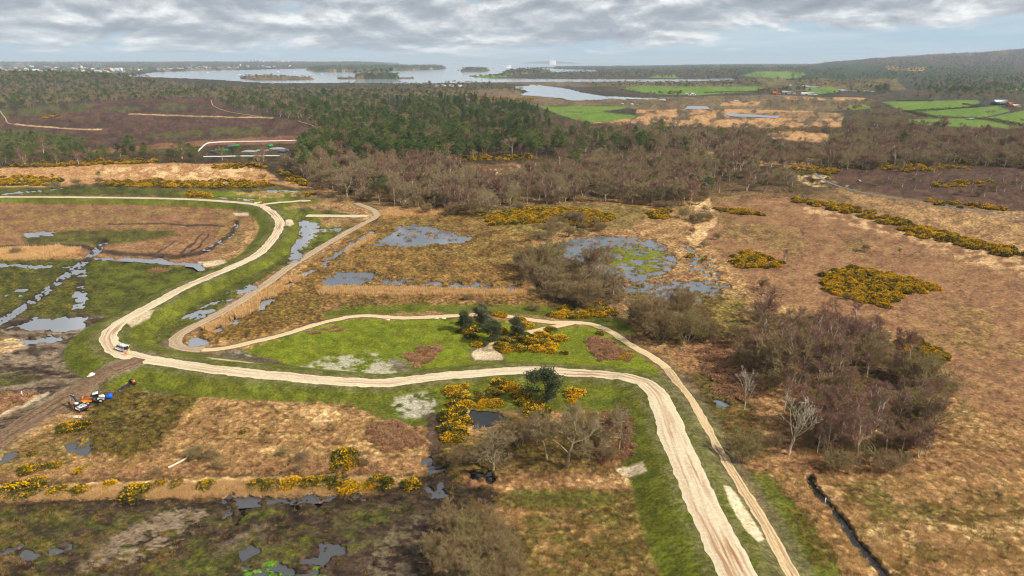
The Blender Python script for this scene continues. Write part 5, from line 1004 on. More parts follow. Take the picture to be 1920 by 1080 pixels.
def stuff(name, protos, x, y, z, s, w=None):
    """one object that carries many plants nobody could count"""
    n = len(x); me = bpy.data.meshes.new(name); me.vertices.add(n); me.vertices.foreach_set('co', np.column_stack([x, y, z]).astype(np.float32).ravel())
    w = np.ones(n) if w is None else w
    for nm_, ty, val in (('rot', 'FLOAT_VECTOR', np.column_stack([prng.normal(0, 0.04, n), prng.normal(0, 0.04, n), prng.uniform(0, 6.28, n)])), ('size', 'FLOAT_VECTOR', np.column_stack([s * w, s * w, s])), ('pick', 'INT', prng.integers(0, len(protos), n))):
        a = me.attributes.new(nm_, ty, 'POINT'); a.data.foreach_set('vector' if ty == 'FLOAT_VECTOR' else 'value', np.ascontiguousarray(val, np.int32 if ty == 'INT' else np.float32).ravel())
    o = link(name, me); tag(o, kind='stuff')
    ng = bpy.data.node_groups.new(name, 'GeometryNodeTree'); ng.interface.new_socket('Geometry', in_out='INPUT', socket_type='NodeSocketGeometry'); ng.interface.new_socket('Geometry', in_out='OUTPUT', socket_type='NodeSocketGeometry')
    gi = ng.nodes.new('NodeGroupInput'); go = ng.nodes.new('NodeGroupOutput'); iop = ng.nodes.new('GeometryNodeInstanceOnPoints'); ng.links.new(gi.outputs[0], iop.inputs['Points'])
    ji = ng.nodes.new('GeometryNodeJoinGeometry')
    for pm in reversed(protos):
        po = bpy.data.objects.new(name + '_source', pm); oi = ng.nodes.new('GeometryNodeObjectInfo'); oi.inputs['Object'].default_value = po; oi.inputs['As Instance'].default_value = True; ng.links.new(oi.outputs['Geometry'], ji.inputs[0])
    ng.links.new(ji.outputs[0], iop.inputs['Instance']); iop.inputs['Pick Instance'].default_value = True
    for nm_, ty, sock in (('rot', 'FLOAT_VECTOR', 'Rotation'), ('size', 'FLOAT_VECTOR', 'Scale'), ('pick', 'INT', 'Instance Index')):
        na = ng.nodes.new('GeometryNodeInputNamedAttribute'); na.data_type = ty; na.inputs['Name'].default_value = nm_
        src = na.outputs['Attribute']; ng.links.new(src, iop.inputs[sock])
    ng.links.new(iop.outputs[0], go.inputs[0]); md = o.modifiers.new('plants', 'NODES'); md.node_group = ng
    return o

# ------------------------------------------------------------------ built things
def box(cx, cy, cz, sx, sy, sz, tx=1.0, ty=1.0, bev=0.04):
    """box with chamfered upright edges; the top may be smaller than the foot"""
    b = min(bev, sx * 0.25, sy * 0.25); out = []
    for z, kx, ky in ((-sz / 2, 1, 1), (sz / 2, tx, ty)):
        hx, hy = sx / 2 * kx, sy / 2 * ky
        out += [(cx + x, cy + y, cz + z) for x, y in ((hx - b, -hy), (hx, -hy + b), (hx, hy - b), (hx - b, hy), (-hx + b, hy), (-hx, hy - b), (-hx, -hy + b), (-hx + b, -hy))]
    f = []
    for i in range(8): j = (i + 1) % 8; f += [(i, j, j + 8), (i, j + 8, i + 8)]
    for i in range(1, 7): f += [(0, i + 1, i), (8, 8 + i, 8 + i + 1)]
    return np.array(out), np.array(f)
def cyl(p0, p1, r0, r1=None, n=14, cap=True):
    v, f = tubes([(*p0, *p1, r0, r0 if r1 is None else r1)], n)
    if cap: f = np.vstack([f, [(0, i + 1, i) for i in range(1, n - 1)], [(n, n + i, n + i + 1) for i in range(1, n - 1)]])
    return v, f
def prism(prof, y0, y1, inset=0.0, zin=0.0):
    """outline in x,z swept across y; points above zin are drawn in by inset"""
    p = np.array(prof, float); n = len(p); k = np.where(p[:, 1] > zin, inset, 0)
    v = np.vstack([np.column_stack([p[:, 0], np.full(n, y0) + k, p[:, 1]]), np.column_stack([p[:, 0], np.full(n, y1) - k, p[:, 1]])]); f = []
    for i in range(n): j = (i + 1) % n; f += [(i, j, j + n), (i, j + n, i + n)]
    import mathutils.geometry as mg
    for t in mg.tessellate_polygon([[Vector((a, b, 0)) for a, b in p]]): f += [tuple(t), tuple(x + n for x in reversed(t))]
    return v, np.array(f)
def part(parent, name, geos, mat, label=None):
    v, f = join(geos); o = link(name, mesh_np(name, v, f, [mat]), parent)
    if label: o['label'] = label
    return o
def thing(name, label, cat, loc, rz=0.0, group=None, scale=1.0):
    o = bpy.data.objects.new(name, None); COL.objects.link(o); o.location = loc; o.rotation_euler = (0, 0, rz); o.scale = (scale,) * 3; o.empty_display_size = 0.5; return tag(o, label, cat, group)
def on_ground(u, v, z0=0.0):
    x, y = P(u, v, z0); z = float(gz(x, y)); x, y = P(u, v, z); return (float(x), float(y), float(gz(x, y)))
def heading(a, b, z=0.0):
    x0, y0 = P(*a, z); x1, y1 = P(*b, z); return math.atan2(y1 - y0, x1 - x0)
C = {k: plain(k, lin(*v), r_) for k, v, r_ in (('white_paint', (232, 232, 228), 0.35), ('grey_paint', (150, 152, 150), 0.4), ('dark_paint', (46, 48, 50), 0.45), ('orange_paint', (226, 120, 30), 0.45), ('yellow_paint', (240, 200, 20), 0.5), ('red_paint', (200, 40, 32), 0.5),
     ('blue_plastic', (24, 92, 200), 0.45), ('black_rubber', (30, 30, 30), 0.8), ('dirty_steel', (120, 84, 58), 0.8), ('orange_cloth', (250, 96, 20), 0.8), ('yellow_cloth', (228, 236, 30), 0.8), ('dark_cloth', (40, 44, 60), 0.9), ('skin', (206, 156, 126), 0.6),
     ('green_paint', (30, 140, 62), 0.5), ('slate_blue', (84, 94, 118), 0.5), ('brick', (150, 92, 70), 0.8), ('render_white', (200, 196, 188), 0.8), ('render_cream', (190, 166, 134), 0.8), ('roof_red', (176, 84, 66), 0.8), ('roof_grey', (140, 140, 138), 0.7), ('timber', (150, 118, 84), 0.8), ('pale_timber', (226, 212, 186), 0.8),
     ('black_plastic', (40, 40, 46), 0.35), ('pale_cloth', (232, 222, 200), 0.8), ('roof_pale', (190, 190, 188), 0.6), ('tower_block', (176, 176, 180), 0.7), ('chalk', (206, 203, 196), 0.8), ('deadwood', (206, 192, 166), 0.9))}
def glass_mat():
    m, nt, b = new_mat('window_glass'); b.inputs['Base Color'].default_value = (0.02, 0.025, 0.03, 1); b.inputs['Roughness'].default_value = 0.08; return m
C['glass'] = glass_mat()
def wheel(parent, x, y, r, w, name='wheel'):
    t = part(parent, name, [cyl((x, y - w / 2, r), (x, y + w / 2, r), r, n=18)], C['black_rubber'])
    part(t, 'rim', [cyl((x, y - w / 2 - 0.015, r), (x, y + w / 2 + 0.015, r), r * 0.55, n=12)], C['grey_paint']); return t
# van with open tailgate
def build_van():
    x, y, z = on_ground(229.5, 657, 3.0); v = thing('parked_van', 'white van with its tailgate open on the track bend', 'van', (x, y, z + 0.12), heading((243, 661), (218, 652), 3.0))
    part(v, 'body', [prism([(-2.5, .32), (2.25, .32), (2.5, .5), (2.48, .92), (2.3, 1.06), (1.62, 1.2), (1.05, 1.92), (.8, 2.02), (-2.35, 2.02), (-2.5, 1.95)], -.95, .95, .1, 1.15)], C['white_paint'])
    for s in (-1, 1):
        part(v, 'side_window', [prism([(.35, 1.2), (1.4, 1.2), (.98, 1.75), (.35, 1.75)], s * .885 - .02, s * .885 + .02)], C['glass']); part(v, 'side_window', [prism([(-1.0, 1.2), (.22, 1.2), (.22, 1.75), (-1.0, 1.75)], s * .885 - .02, s * .885 + .02)], C['glass'])
        part(v, 'side_window', [prism([(-2.3, 1.2), (-1.12, 1.2), (-1.12, 1.75), (-2.3, 1.75)], s * .885 - .02, s * .885 + .02)], C['glass']); part(v, 'headlight', [box(2.4, s * .72, .82, .2, .3, .2)], C['grey_paint']); part(v, 'tail_light', [box(-2.5, s * .85, 1.15, .06, .14, .5)], C['red_paint'])
        part(v, 'mirror', [box(1.3, s * 1.05, 1.28, .12, .22, .26)], C['dark_paint'])
        for xx in (1.55, -1.55): wheel(v, xx, s * .82, .34, .24)
    part(v, 'windscreen', [prism([(1.62, 1.215), (1.655, 1.23), (1.1, 1.93), (1.05, 1.9)], -.76, .76)], C['glass']); part(v, 'bumper', [box(2.46, 0, .46, .16, 1.8, .28)], C['dark_paint']); part(v, 'load_bay', [box(-2.505, 0, 1.2, .04, 1.5, 1.3)], C['dark_paint'])
    g = part(v, 'tailgate', [prism([(-2.48, 1.98), (-2.42, 2.04), (-3.5, 2.32), (-3.52, 2.24)], -.85, .85)], C['white_paint']); part(g, 'warning_panel', [prism([(-2.6, 1.99), (-2.6, 1.975), (-3.48, 2.2), (-3.48, 2.215)], -.7, .7)], C['yellow_paint'])
    part(v, 'beacon', [cyl((.7, .4, 2.02), (.7, .4, 2.2), .12)], C['orange_paint']); part(v, 'roof_rack', [box(-.9, s_, 2.1, 2.4, .05, .05) for s_ in (-.6, .6)] + [box(x_, 0, 2.1, .05, 1.3, .05) for x_ in (-2, -.9, .2)], C['grey_paint'])
build_van()
# people
def skin_mesh(name, joints, edges, parent, mat, sub=1):
    me = bpy.data.meshes.new(name); me.from_pydata([j[:3] for j in joints], edges, []); me.materials.append(mat); o = link(name, me, parent)
    o.modifiers.new('skin', 'SKIN'); sv = me.skin_vertices[0].data
    for i, j in enumerate(joints): sv[i].radius = (j[3], j[4] if len(j) > 4 else j[3])
    sv[0].use_root = True; sm = o.modifiers.new('sub', 'SUBSURF'); sm.levels = sub; sm.render_levels = sub
    return o
def person(label, u, v, z0, rz, coat, legs, helmet, pose=0):
    x, y, z = on_ground(u, v, z0); t = thing('person', label, 'person', (x, y, z + 0.1), rz, 'track workers'); a = 0.25 + 0.3 * pose
    J = [(0, 0, .95, .14, .11), (0, 0, 1.2, .15, .11), (0, 0, 1.42, .16, .1), (0, .02, 1.52, .055), (0, .03, 1.6, .085, .1), (0, .02, 1.72, .09, .105), (.2, 0, 1.42, .06), (.27, .05, 1.14, .045), (.25, .05 + a, .98, .038), (.25, .1 + a, .9, .04, .022),
         (-.2, 0, 1.42, .06), (-.27, .05, 1.14, .045), (-.24, .1 + a * .6, .95, .038), (-.24, .15 + a * .6, .87, .04, .022), (.1, 0, .88, .09), (.11, .03, .48, .065), (.12, -.02, .1, .045), (.12, .12, .05, .045, .03), (-.1, 0, .88, .09), (-.12, .0, .48, .065), (-.14, -.06, .1, .045), (-.14, .08, .05, .045, .03)]
    E = [(0, 1), (1, 2), (2, 3), (3, 4), (4, 5), (2, 6), (6, 7), (7, 8), (8, 9), (2, 10), (10, 11), (11, 12), (12, 13), (0, 14), (14, 15), (15, 16), (16, 17), (0, 18), (18, 19), (19, 20), (20, 21)]
    skin_mesh('body', J, E, t, C['skin'])
    kx = lambda j, d: (*j[:3], j[3] + d, (j[4] if len(j) > 4 else j[3]) + d)
    skin_mesh('jacket', [kx(J[0], .045), kx(J[1], .04), kx(J[2], .035), kx(J[6], .03), kx(J[7], .03), kx(J[8], .025), kx(J[10], .03), kx(J[11], .03), kx(J[12], .025)], [(0, 1), (1, 2), (2, 3), (3, 4), (4, 5), (2, 6), (6, 7), (7, 8)], t, coat)
    skin_mesh('trousers', [kx(J[0], .025), kx(J[14], .03), kx(J[15], .03), kx(J[16], .03), kx(J[18], .03), kx(J[19], .03), kx(J[20], .03)], [(0, 1), (1, 2), (2, 3), (0, 4), (4, 5), (5, 6)], t, legs)
    h = [(0.0, .02, 1.70, .125)]; a_ = np.linspace(0, math.pi / 2, 5); part(t, 'helmet', [tubes([(0, .02, 1.70 + .14 * math.sin(a_[i]), 0, .02, 1.70 + .14 * math.sin(a_[i + 1]), .135 * math.cos(a_[i]), .135 * math.cos(a_[i + 1]) + .002) for i in range(4)], 12), cyl((0, .05, 1.695), (0, .05, 1.71), .165, n=14)], helmet)
    return t
person('person in an orange coat standing behind the white van', 236.5, 667, 3.0, 0.6, C['orange_cloth'], C['orange_cloth'], C['white_paint'], 0.5)
person('person in a yellow coat standing at the open tailgate', 242.5, 665, 3.0, 2.4, C['yellow_cloth'], C['yellow_cloth'], C['white_paint'], 0.0)
# excavator
def build_excavator(name, label, loc, rz, paint_, boom_, scale=1.0, reach=1.0):
    e = thing(name, label, 'excavator', loc, rz, None, scale)
    for s in (-1, 1):
        tr = part(e, 'crawler_track', [prism([(-1.5, 0), (1.5, 0), (1.85, .25), (1.9, .5), (1.6, .78), (-1.6, .78), (-1.9, .5), (-1.85, .25)], s * 1.05 - .28, s * 1.05 + .28)], C['dirty_steel'])
        for k in range(5): part(tr, 'roller', [cyl((-1.3 + k * .65, s * 1.05 - .31, .3), (-1.3 + k * .65, s * 1.05 + .31, .3), .17, n=10)], C['dark_paint'])
    part(e, 'turntable', [box(0, 0, .62, 1.6, 1.7, .4), cyl((0, 0, .75), (0, 0, 1.0), .7)], C['dark_paint'])
    part(e, 'housing', [prism([(-1.9, 1.0), (.9, 1.0), (.9, 1.75), (.2, 1.95), (-1.5, 1.95), (-1.9, 1.7)], -1.2, 1.2, .08, 1.8)], paint_); part(e, 'counterweight', [prism([(-2.35, 1.05), (-1.88, 1.0), (-1.88, 1.9), (-2.2, 1.8)], -1.2, 1.2)], C['dark_paint'])
    for s in (-1, 1): part(e, 'tail_light', [box(-2.32, s * .9, 1.5, .1, .2, .16)], C['red_paint'])
    part(e, 'engine_cover', [box(-1.0, -.2, 2.03, 1.2, 1.5, .18, .9, .9)], C['grey_paint']); part(e, 'handrail', [cyl((-.2, -1.1, 1.9), (-.2, -1.1, 2.5), .03, n=6), cyl((-1.4, -1.1, 1.9), (-1.4, -1.1, 2.5), .03, n=6), cyl((-1.4, -1.1, 2.5), (-.2, -1.1, 2.5), .03, n=6)], C['grey_paint'])
    cb = part(e, 'cab', [prism([(-.1, 1.75), (1.35, 1.0), (1.5, 1.3), (1.2, 2.75), (-.1, 2.75)], .35, 1.2)], C['dark_paint']); part(cb, 'cab_roof', [box(.55, .78, 2.8, 1.4, .95, .1)], C['white_paint'])
    part(cb, 'cab_window', [prism([(1.43, 1.35), (1.53, 1.35), (1.25, 2.65), (1.15, 2.65)], .45, 1.1)], C['glass']); part(cb, 'cab_window', [prism([(.05, 1.8), (1.2, 1.6), (1.05, 2.6), (.05, 2.6)], 1.19, 1.225)], C['glass'])
    bm_ = [(.8, 0, 1.7), (2.6 * reach, 0, 3.9), (5.0 * reach, 0, 4.0)]; part(e, 'boom', [tubes([(*bm_[0], *bm_[1], .26, .34)], 4), tubes([(*bm_[1], *bm_[2], .34, .22)], 4)], boom_); part(e, 'hydraulic_ram', [cyl((1.2, .3, 1.4), (2.4 * reach, .3, 3.3), .09, n=8), cyl((1.2, -.3, 1.4), (2.4 * reach, -.3, 3.3), .09, n=8), cyl((2.9 * reach, 0, 4.3), (4.9 * reach, 0, 4.5), .08, n=8)], C['grey_paint'])
    st_ = [(4.8 * reach, 0, 4.35), (5.9 * reach, 0, 1.6)]; part(e, 'stick', [tubes([(*st_[0], *st_[1], .24, .15)], 4)], C['white_paint']); part(e, 'bucket', [prism([(5.75 * reach, 1.7), (6.05 * reach, 1.55), (6.0 * reach, .9), (5.5 * reach, .5), (4.95 * reach, .65), (5.2 * reach, .8), (5.55 * reach, 1.0)], -.55, .55)], C['dirty_steel'])
    return e
build_excavator('excavator', 'white and grey tracked excavator parked beside the muddy track', on_ground(153, 771), heading((160, 772), (126, 757)), C['white_paint'], C['dark_paint'], 0.88)
def build_dumper():
    x, y, z = on_ground(178, 756); d = thing('site_dumper', 'white cabbed dumper with orange skip behind the excavator', 'dumper', (x, y, z), heading((192, 752), (165, 757)))
    part(d, 'chassis', [box(0, 0, .85, 4.6, 1.3, .35)], C['dark_paint']); part(d, 'skip', [prism([(.5, 1.05), (2.3, 1.05), (3.0, 1.95), (2.6, 2.1), (.2, 2.1)], -1.2, 1.2)], C['orange_paint']); part(d, 'skip_floor', [box(1.4, 0, 2.11, 2.0, 2.0, .02)], C['dirty_steel'])
    part(d, 'bonnet', [prism([(-2.5, .9), (-.9, .9), (-.9, 1.75), (-2.3, 1.65), (-2.5, 1.4)], -.85, .85)], C['white_paint']); c = part(d, 'cab', [prism([(-1.2, 1.3), (.2, 1.3), (.2, 2.2), (0, 2.85), (-1.1, 2.85), (-1.2, 2.2)], -.8, .8, .06, 2.3)], C['dark_paint']); part(c, 'cab_roof', [box(-.55, 0, 2.9, 1.3, 1.6, .1)], C['white_paint'])
    for s in (-1, 1): part(c, 'cab_window', [prism([(-1.0, 1.7), (.05, 1.7), (-.05, 2.6), (-1.0, 2.6)], s * .79 - .02, s * .79 + .02)], C['glass'])
    part(d, 'bonnet_side', [box(-1.7, -.86, 1.3, .9, .03, .4)], C['white_paint']); part(d, 'beacon', [cyl((-.5, 0, 2.95), (-.5, 0, 3.15), .1)], C['orange_paint'])
    for xx in (1.5, -1.5):
        for s in (-1, 1): wheel(d, xx, s * .95, .68, .5)
build_dumper()
t = thing('water_tank', 'bright blue plastic tank beside the dumper', 'tank', on_ground(206, 747), 0.3); part(t, 'tank_body', [box(0, 0, .7, 1.5, 1.2, 1.3, .96, .96, .12)], C['blue_plastic']); part(t, 'lid', [cyl((0, 0, 1.35), (0, 0, 1.45), .3)], C['blue_plastic']); part(t, 'pallet', [box(0, y_, .03, 1.5, .15, .1) for y_ in (-.5, 0, .5)], C['timber'])
t = thing('ground_mat', 'long pale timber mat lying before the excavator', 'mat', on_ground(140, 781), heading((128, 780), (158, 782)))
for k in range(5): part(t, 'plank', [box(0, -.5 + k * .25, .06, 5.0, .22, .1)], C['pale_timber'])
def lump(name, label, cat, u, v, L, W, H, mat, seed, rz=0.0):
    n = 26; a = np.linspace(-1, 1, n); gx, gy = np.meshgrid(a, a); r = np.sqrt(gx ** 2 + gy ** 2); hz = H * np.clip(1 - r ** 2, 0, 1) ** 0.6 * (0.55 + 0.8 * fbm(gx * 4 + seed, gy * 4, seed, 3)) - 0.05; i = np.arange(n * n).reshape(n, n)
    o = link(name, mesh_np(name, np.stack([gx * L / 2, gy * W / 2, hz], -1).reshape(-1, 3), np.stack([i[:-1, :-1], i[:-1, 1:], i[1:, 1:], i[1:, :-1]], -1).reshape(-1, 4), [mat], smooth_=True)); o.location = on_ground(u, v); o.rotation_euler = (0, 0, rz); return tag(o, label, cat)
lump('plastic_sheeting', 'crumpled black plastic sheeting along the track edge', 'sheeting', 234, 724, 5.5, 1.4, 0.9, C['black_plastic'], 3, heading((222, 732), (246, 717)))
lump('cloth_bundle', 'pale bundled sack lying on the bare mud', 'sack', 173, 703, 2.4, 1.8, 0.8, C['pale_cloth'], 6)
t = thing('water_pump', 'small dark pump with an orange end by the bank foot', 'pump', on_ground(247, 708), -0.5); part(t, 'frame', [box(0, 0, .15, 2.6, 1.1, .2)], C['dark_paint']); part(t, 'engine', [box(-.5, 0, .65, 1.3, .8, .8, .9, .9)], C['dark_paint']); part(t, 'casing', [cyl((.5, -.3, .6), (.5, .3, .6), .45)], C['orange_paint']); part(t, 'hose', [cyl((.8, 0, .5), (2.4, -.6, .15), .12, n=8)], C['black_rubber'])
t = thing('marker_post', 'white marker post on the brown patch beyond the muddy track', 'post', on_ground(42, 742)); part(t, 'post', [cyl((0, 0, 0), (0, 0, 1.5), .09, n=8)], C['white_paint']); part(t, 'band', [cyl((0, 0, 1.2), (0, 0, 1.35), .1, n=8)], C['red_paint'])
t = thing('gauge_post', 'white gauge post standing in the dark ditch', 'post', (*[float(q) for q in P(1547, 943)], -0.5)); part(t, 'board', [box(0, 0, .9, .16, .06, 1.8)], C['white_paint'])
# lighting tower at the upper fork
x, y, z = on_ground(488, 381, 2.4); t = thing('lighting_tower', 'yellow upright machine with white top at the upper track fork', 'machine', (x, y, z), 0.3)
part(t, 'trailer', [prism([(-.9, .3), (.9, .3), (.9, .9), (.4, 1.1), (-.9, 1.1)], -.55, .55)], C['yellow_paint']); part(t, 'mast', [cyl((.1, 0, 1.1), (.1, 0, 3.1), .12, .09, 8)], C['orange_paint']); part(t, 'lamp_head', [box(.1, 0, 3.3, .3, 1.0, .4), box(.1, 0, 3.05, .2, .5, .15)], C['white_paint'])
for s in (-1, 1): wheel(t, 0, s * .62, .3, .16)
t = thing('fuel_bowser', 'small red tank beside the yellow machine at the fork', 'tank', on_ground(493.5, 382, 2.4)); part(t, 'tank_body', [cyl((-.6, 0, .6), (.6, 0, .6), .45, n=14)], C['red_paint']); [part(t, 'cradle', [box(q_, 0, .12, .15, .8, .3)], C['dark_paint']) for q_ in (-.4, .4)]
t = thing('road_barrier', 'low white barrier at the edge of the upper fork', 'barrier', on_ground(481, 381.5, 2.4), 0.2); part(t, 'barrier_block', [box(-.9 + k * .95, 0, .3, .9, .35, .6, 1, .5) for k in range(4)], C['white_paint'])
# fallen timber
def log(name, label, cat, pts, r, mat, group=None, branches=0, seed=1):
    w = [np.array((*P(u, v, z), z)) for u, v, z in pts]; b = w[0]; loc = np.array((b[0], b[1], float(gz(b[0], b[1])))); seg = [(*(w[i] - b), *(w[i + 1] - b), r * (1 - .5 * i / len(w)), r * (1 - .5 * (i + 1) / len(w))) for i in range(len(w) - 1)]
    o = thing(name, label, cat, loc, 0, group); part(o, 'trunk', [tubes(seg, 7)], mat)
    if branches:
        rr = np.random.default_rng(seed); out = [[], [], []]; cfg = dict(segs=[3, 3, 2], kids=[5, 4], start=[.2, .2], ang=[(25, 60), (25, 60)], len=[.6, .55], wig=[.12, .2, .2], up=[0.03, .02, 0], rmin=.025, zmin=0.02); d = unit(w[-1] - w[-2])
        for k in range(branches): grow(rr, w[-1] - b + rr.normal(0, .1, 3), unit(d + rr.normal(0, .5, 3) * [1, 1, .5] + [0, 0, .25]), rr.uniform(1.8, 3.2), .06, 0, cfg, out)
        part(o, 'branches', [tubes(out[0], 4), tubes(out[1], 3), tubes(out[2], 3), twig_cloud(rr, out[2], 2, .4, .02)], M['twig'])
    return o
log('fallen_tree', 'fallen grey tree lying in the rough grass above the gorse row', 'tree', [(316, 878, .3), (328, 872, .6), (340, 866, .8), (350, 860, 1.0)], .28, C['deadwood'], None, 9, 4)
log('fallen_log', 'first of three pale curved logs leaning by the slender birches', 'log', [(1634, 850, .2), (1628, 840, .5), (1620, 836, .9)], .16, C['deadwood'], 'pale curved logs'); log('fallen_log', 'second of three pale curved logs leaning by the slender birches', 'log', [(1637, 846, .2), (1632, 836, .8), (1624, 832, 1.3)], .16, C['deadwood'], 'pale curved logs')
log('fallen_log', 'longest of three pale curved logs leaning by the slender birches', 'log', [(1641, 852, .2), (1640, 842, .8), (1634, 832, 1.6), (1622, 824, 2.6)], .15, C['deadwood'], 'pale curved logs'); log('fallen_log', 'white bent log lying at the copse edge by the grass bank', 'log', [(1176, 820, .2), (1183, 816, .4), (1188, 822, .3)], .2, C['deadwood'])
rr = np.random.default_rng(77); bp_ = link('brush_heap', mesh_np('brush_heap', *blades(*(lambda q, d: (q * [5.5, 4.0, 1.6] * np.array([1, 1, 1]), d + rr.normal(0, 1, d.shape)))(*ball_pts(rr, 1800, 1.0, 1.0, .3)), rr.uniform(.5, 1.2, 1800), .05, rr), [M['bracken']])); bp_.location = on_ground(299, 509); tag(bp_, 'brown heap of cut brush on the wet meadow', 'brush heap')
# benches / slabs by the sandy path
for i, (u, v, l) in enumerate(((727, 601, 'left'), (818, 598, 'middle'), (832, 598, 'right'))):
    t = thing('stone_slab', '%s pale stone slab at the edge of the sandy path' % {'left': 'lone', 'middle': 'nearer', 'right': 'third'}[l], 'slab', on_ground(u, v), .1 * i, 'slabs by the sandy path'); part(t, 'slab', [box(0, 0, .25, 1.6, .8, .3)], C['pale_timber']); part(t, 'footing', [box(-.5, 0, .06, .3, .6, .2), box(.5, 0, .06, .3, .6, .2)], C['roof_grey'])

# compound on the heath
def wall_line(name, label, cat, pts, h, th, mat):
    w = world_line([(a, b, 0) for a, b in pts], 5)[:, :2]; t_ = np.gradient(w, axis=0); t_ /= np.linalg.norm(t_, axis=1)[:, None]; nn = np.column_stack([-t_[:, 1], t_[:, 0]]) * th / 2; zz = gz(w[:, 0], w[:, 1]); n = len(w)
    Vv = np.vstack([np.column_stack([w + nn, zz - .3]), np.column_stack([w + nn * .7, zz + h]), np.column_stack([w - nn * .7, zz + h]), np.column_stack([w - nn, zz - .3])]); i = np.arange(n - 1); f = np.vstack([np.column_stack([i + k * n, i + 1 + k * n, i + 1 + (k + 1) * n, i + (k + 1) * n]) for k in range(3)])
    return tag(link(name, mesh_np(name, Vv, f, [mat])), label, cat)
wall_line('perimeter_wall', 'long low white wall curving round the heath compound', 'wall', [(371, 285), (378, 278), (388, 270), (402, 268), (440, 266.5), (500, 265.5), (550, 264.5), (566, 265), (576, 270), (586, 274)], 1.0, 1.5, C['roof_pale'])
wall_line('perimeter_wall', 'short low white wall on the near side of the heath compound', 'wall', [(382, 295), (420, 294.5), (500, 293), (525, 293)], 0.9, 1.4, C['roof_pale'])
def container(u, v, rz, mat, label, L=6.0):
    t = thing('shipping_container', label, 'container', on_ground(u, v), rz, 'containers in the heath compound'); part(t, 'box', [box(0, 0, 1.3, L, 2.4, 2.5)] + [box(-L / 2 + .4 + k * .6, s * 1.22, 1.3, .25, .06, 2.3) for k in range(int(L / .6) - 1) for s in (-1, 1)], mat); part(t, 'door', [box(L / 2 + .03, s * .58, 1.3, .06, 1.1, 2.3) for s in (-1, 1)], mat); part(t, 'roof', [box(0, 0, 2.58, L - .2, 2.2, .06)], mat)
for u, v, rz, m_, l_ in ((415, 284.5, .2, 'green_paint', 'green container at the near west corner of the heath compound'), (422, 284, .1, 'green_paint', 'second green container from the west in the heath compound'), (443, 275.5, .3, 'green_paint', 'green container at the back of the heath compound'), (507, 275.5, 1.2, 'green_paint', 'green container at the east end of the heath compound'),
                     (432, 277, .4, 'slate_blue', 'grey blue container left of the rear green one'), (401, 286, .1, 'slate_blue', 'grey blue container at the near west edge of the compound'), (528, 286, .1, 'slate_blue', 'grey blue container at the near east edge of the compound'), (536, 285, .1, 'slate_blue', 'easternmost grey blue container of the compound')): container(u, v, rz, C[m_], l_)
for k, (u, v, L_, l_) in enumerate(((468, 284, 16, 'widest pale heap'), (492, 282, 14, 'middle pale heap'), (520, 279, 18, 'rear pale heap'))): lump('spoil_heap', l_ + ' of spoil inside the heath compound', 'heap', u, v, L_, 12, 1.6, C['roof_grey'], 11 + k)
x, y, z = on_ground(692, 296); t = thing('site_cabin', 'small white cabin among the pines behind the bare wood', 'cabin', (x, y, z), .3); part(t, 'wall', [box(0, 0, 1.5, 6, 3, 3)], C['render_white']); part(t, 'roof', [box(0, 0, 3.1, 6.4, 3.4, .25)], C['roof_grey']); part(t, 'window', [box(-1.2, -1.52, 1.7, 1.4, .06, .9)], C['glass']); part(t, 'door', [box(1.6, -1.52, 1.1, .9, .06, 2.0)], C['grey_paint'])
build_excavator('mini_digger', 'small yellow digger beside the white cabin among the pines', on_ground(702, 296), 2.8, C['yellow_paint'], C['yellow_paint'], .7)
x, y, z = on_ground(1264, 238); t = thing('bird_hide', 'small white hut on the edge of the orange reedbed', 'hut', (x, y, z), .2); part(t, 'wall', [box(0, 0, 2, 4, 3.5, 4)], C['render_white']); part(t, 'roof', [prism([(-2.4, 3.9), (2.4, 3.9), (0, 5.6)], -2.0, 2.0)], C['roof_pale'])
x, y, z = on_ground(1611, 341); t = thing('parked_car', 'small silver car beside the heath lane', 'car', (x, y, z + .2), heading((1600, 344), (1620, 350))); part(t, 'body', [prism([(-2.1, .3), (2.1, .3), (2.1, .75), (1.2, .9), (.5, 1.4), (-1.2, 1.4), (-2.0, .95)], -.85, .85, .1, 1.0)], C['grey_paint']); part(t, 'window', [prism([(-1.2, .95), (1.05, .95), (.5, 1.32), (-1.1, 1.32)], -.87, .87, .1, 1.0)], C['glass'])
for xx in (1.3, -1.3):
    for s in (-1, 1): wheel(t, xx, s * .75, .32, .2)
# farm buildings
def barn(name, label, u, v, L, W, H, rz, wm_, rm, group, door=True):
    x, y, z = on_ground(u, v); t = thing(name, label, 'building', (x, y, z), rz, group); part(t, 'wall', [box(0, 0, H / 2 - .3, L, W, H + .6)], wm_); rf = part(t, 'roof', [prism([(-W / 2 - .5, H), (W / 2 + .5, H), (0, H + W * .28)], -L / 2 - .4, L / 2 + .4)], rm); rf.rotation_euler = (0, 0, math.pi / 2)
    if door: part(t, 'door', [box(-L * .2, -W / 2 - .06, H * .4, L * .14, .1, H * .8)], C['dark_paint']); part(t, 'window', [box(L * .2, -W / 2 - .06, H * .55, L * .12, .1, H * .3)], C['glass'])
fg = 'farm buildings'
barn('farm_barn', 'red roofed barn left of the long grey shed', 1455, 177.4, 22, 12, 5, .05, C['brick'], C['roof_red'], fg); barn('farm_shed', 'long grey shed beside the red roofed barn', 1477, 177, 40, 14, 6, .05, C['roof_grey'], C['roof_grey'], fg); barn('farm_shed', 'long low pale shed right of the long grey shed', 1516, 178, 44, 12, 3.5, .03, C['render_white'], C['roof_pale'], fg)
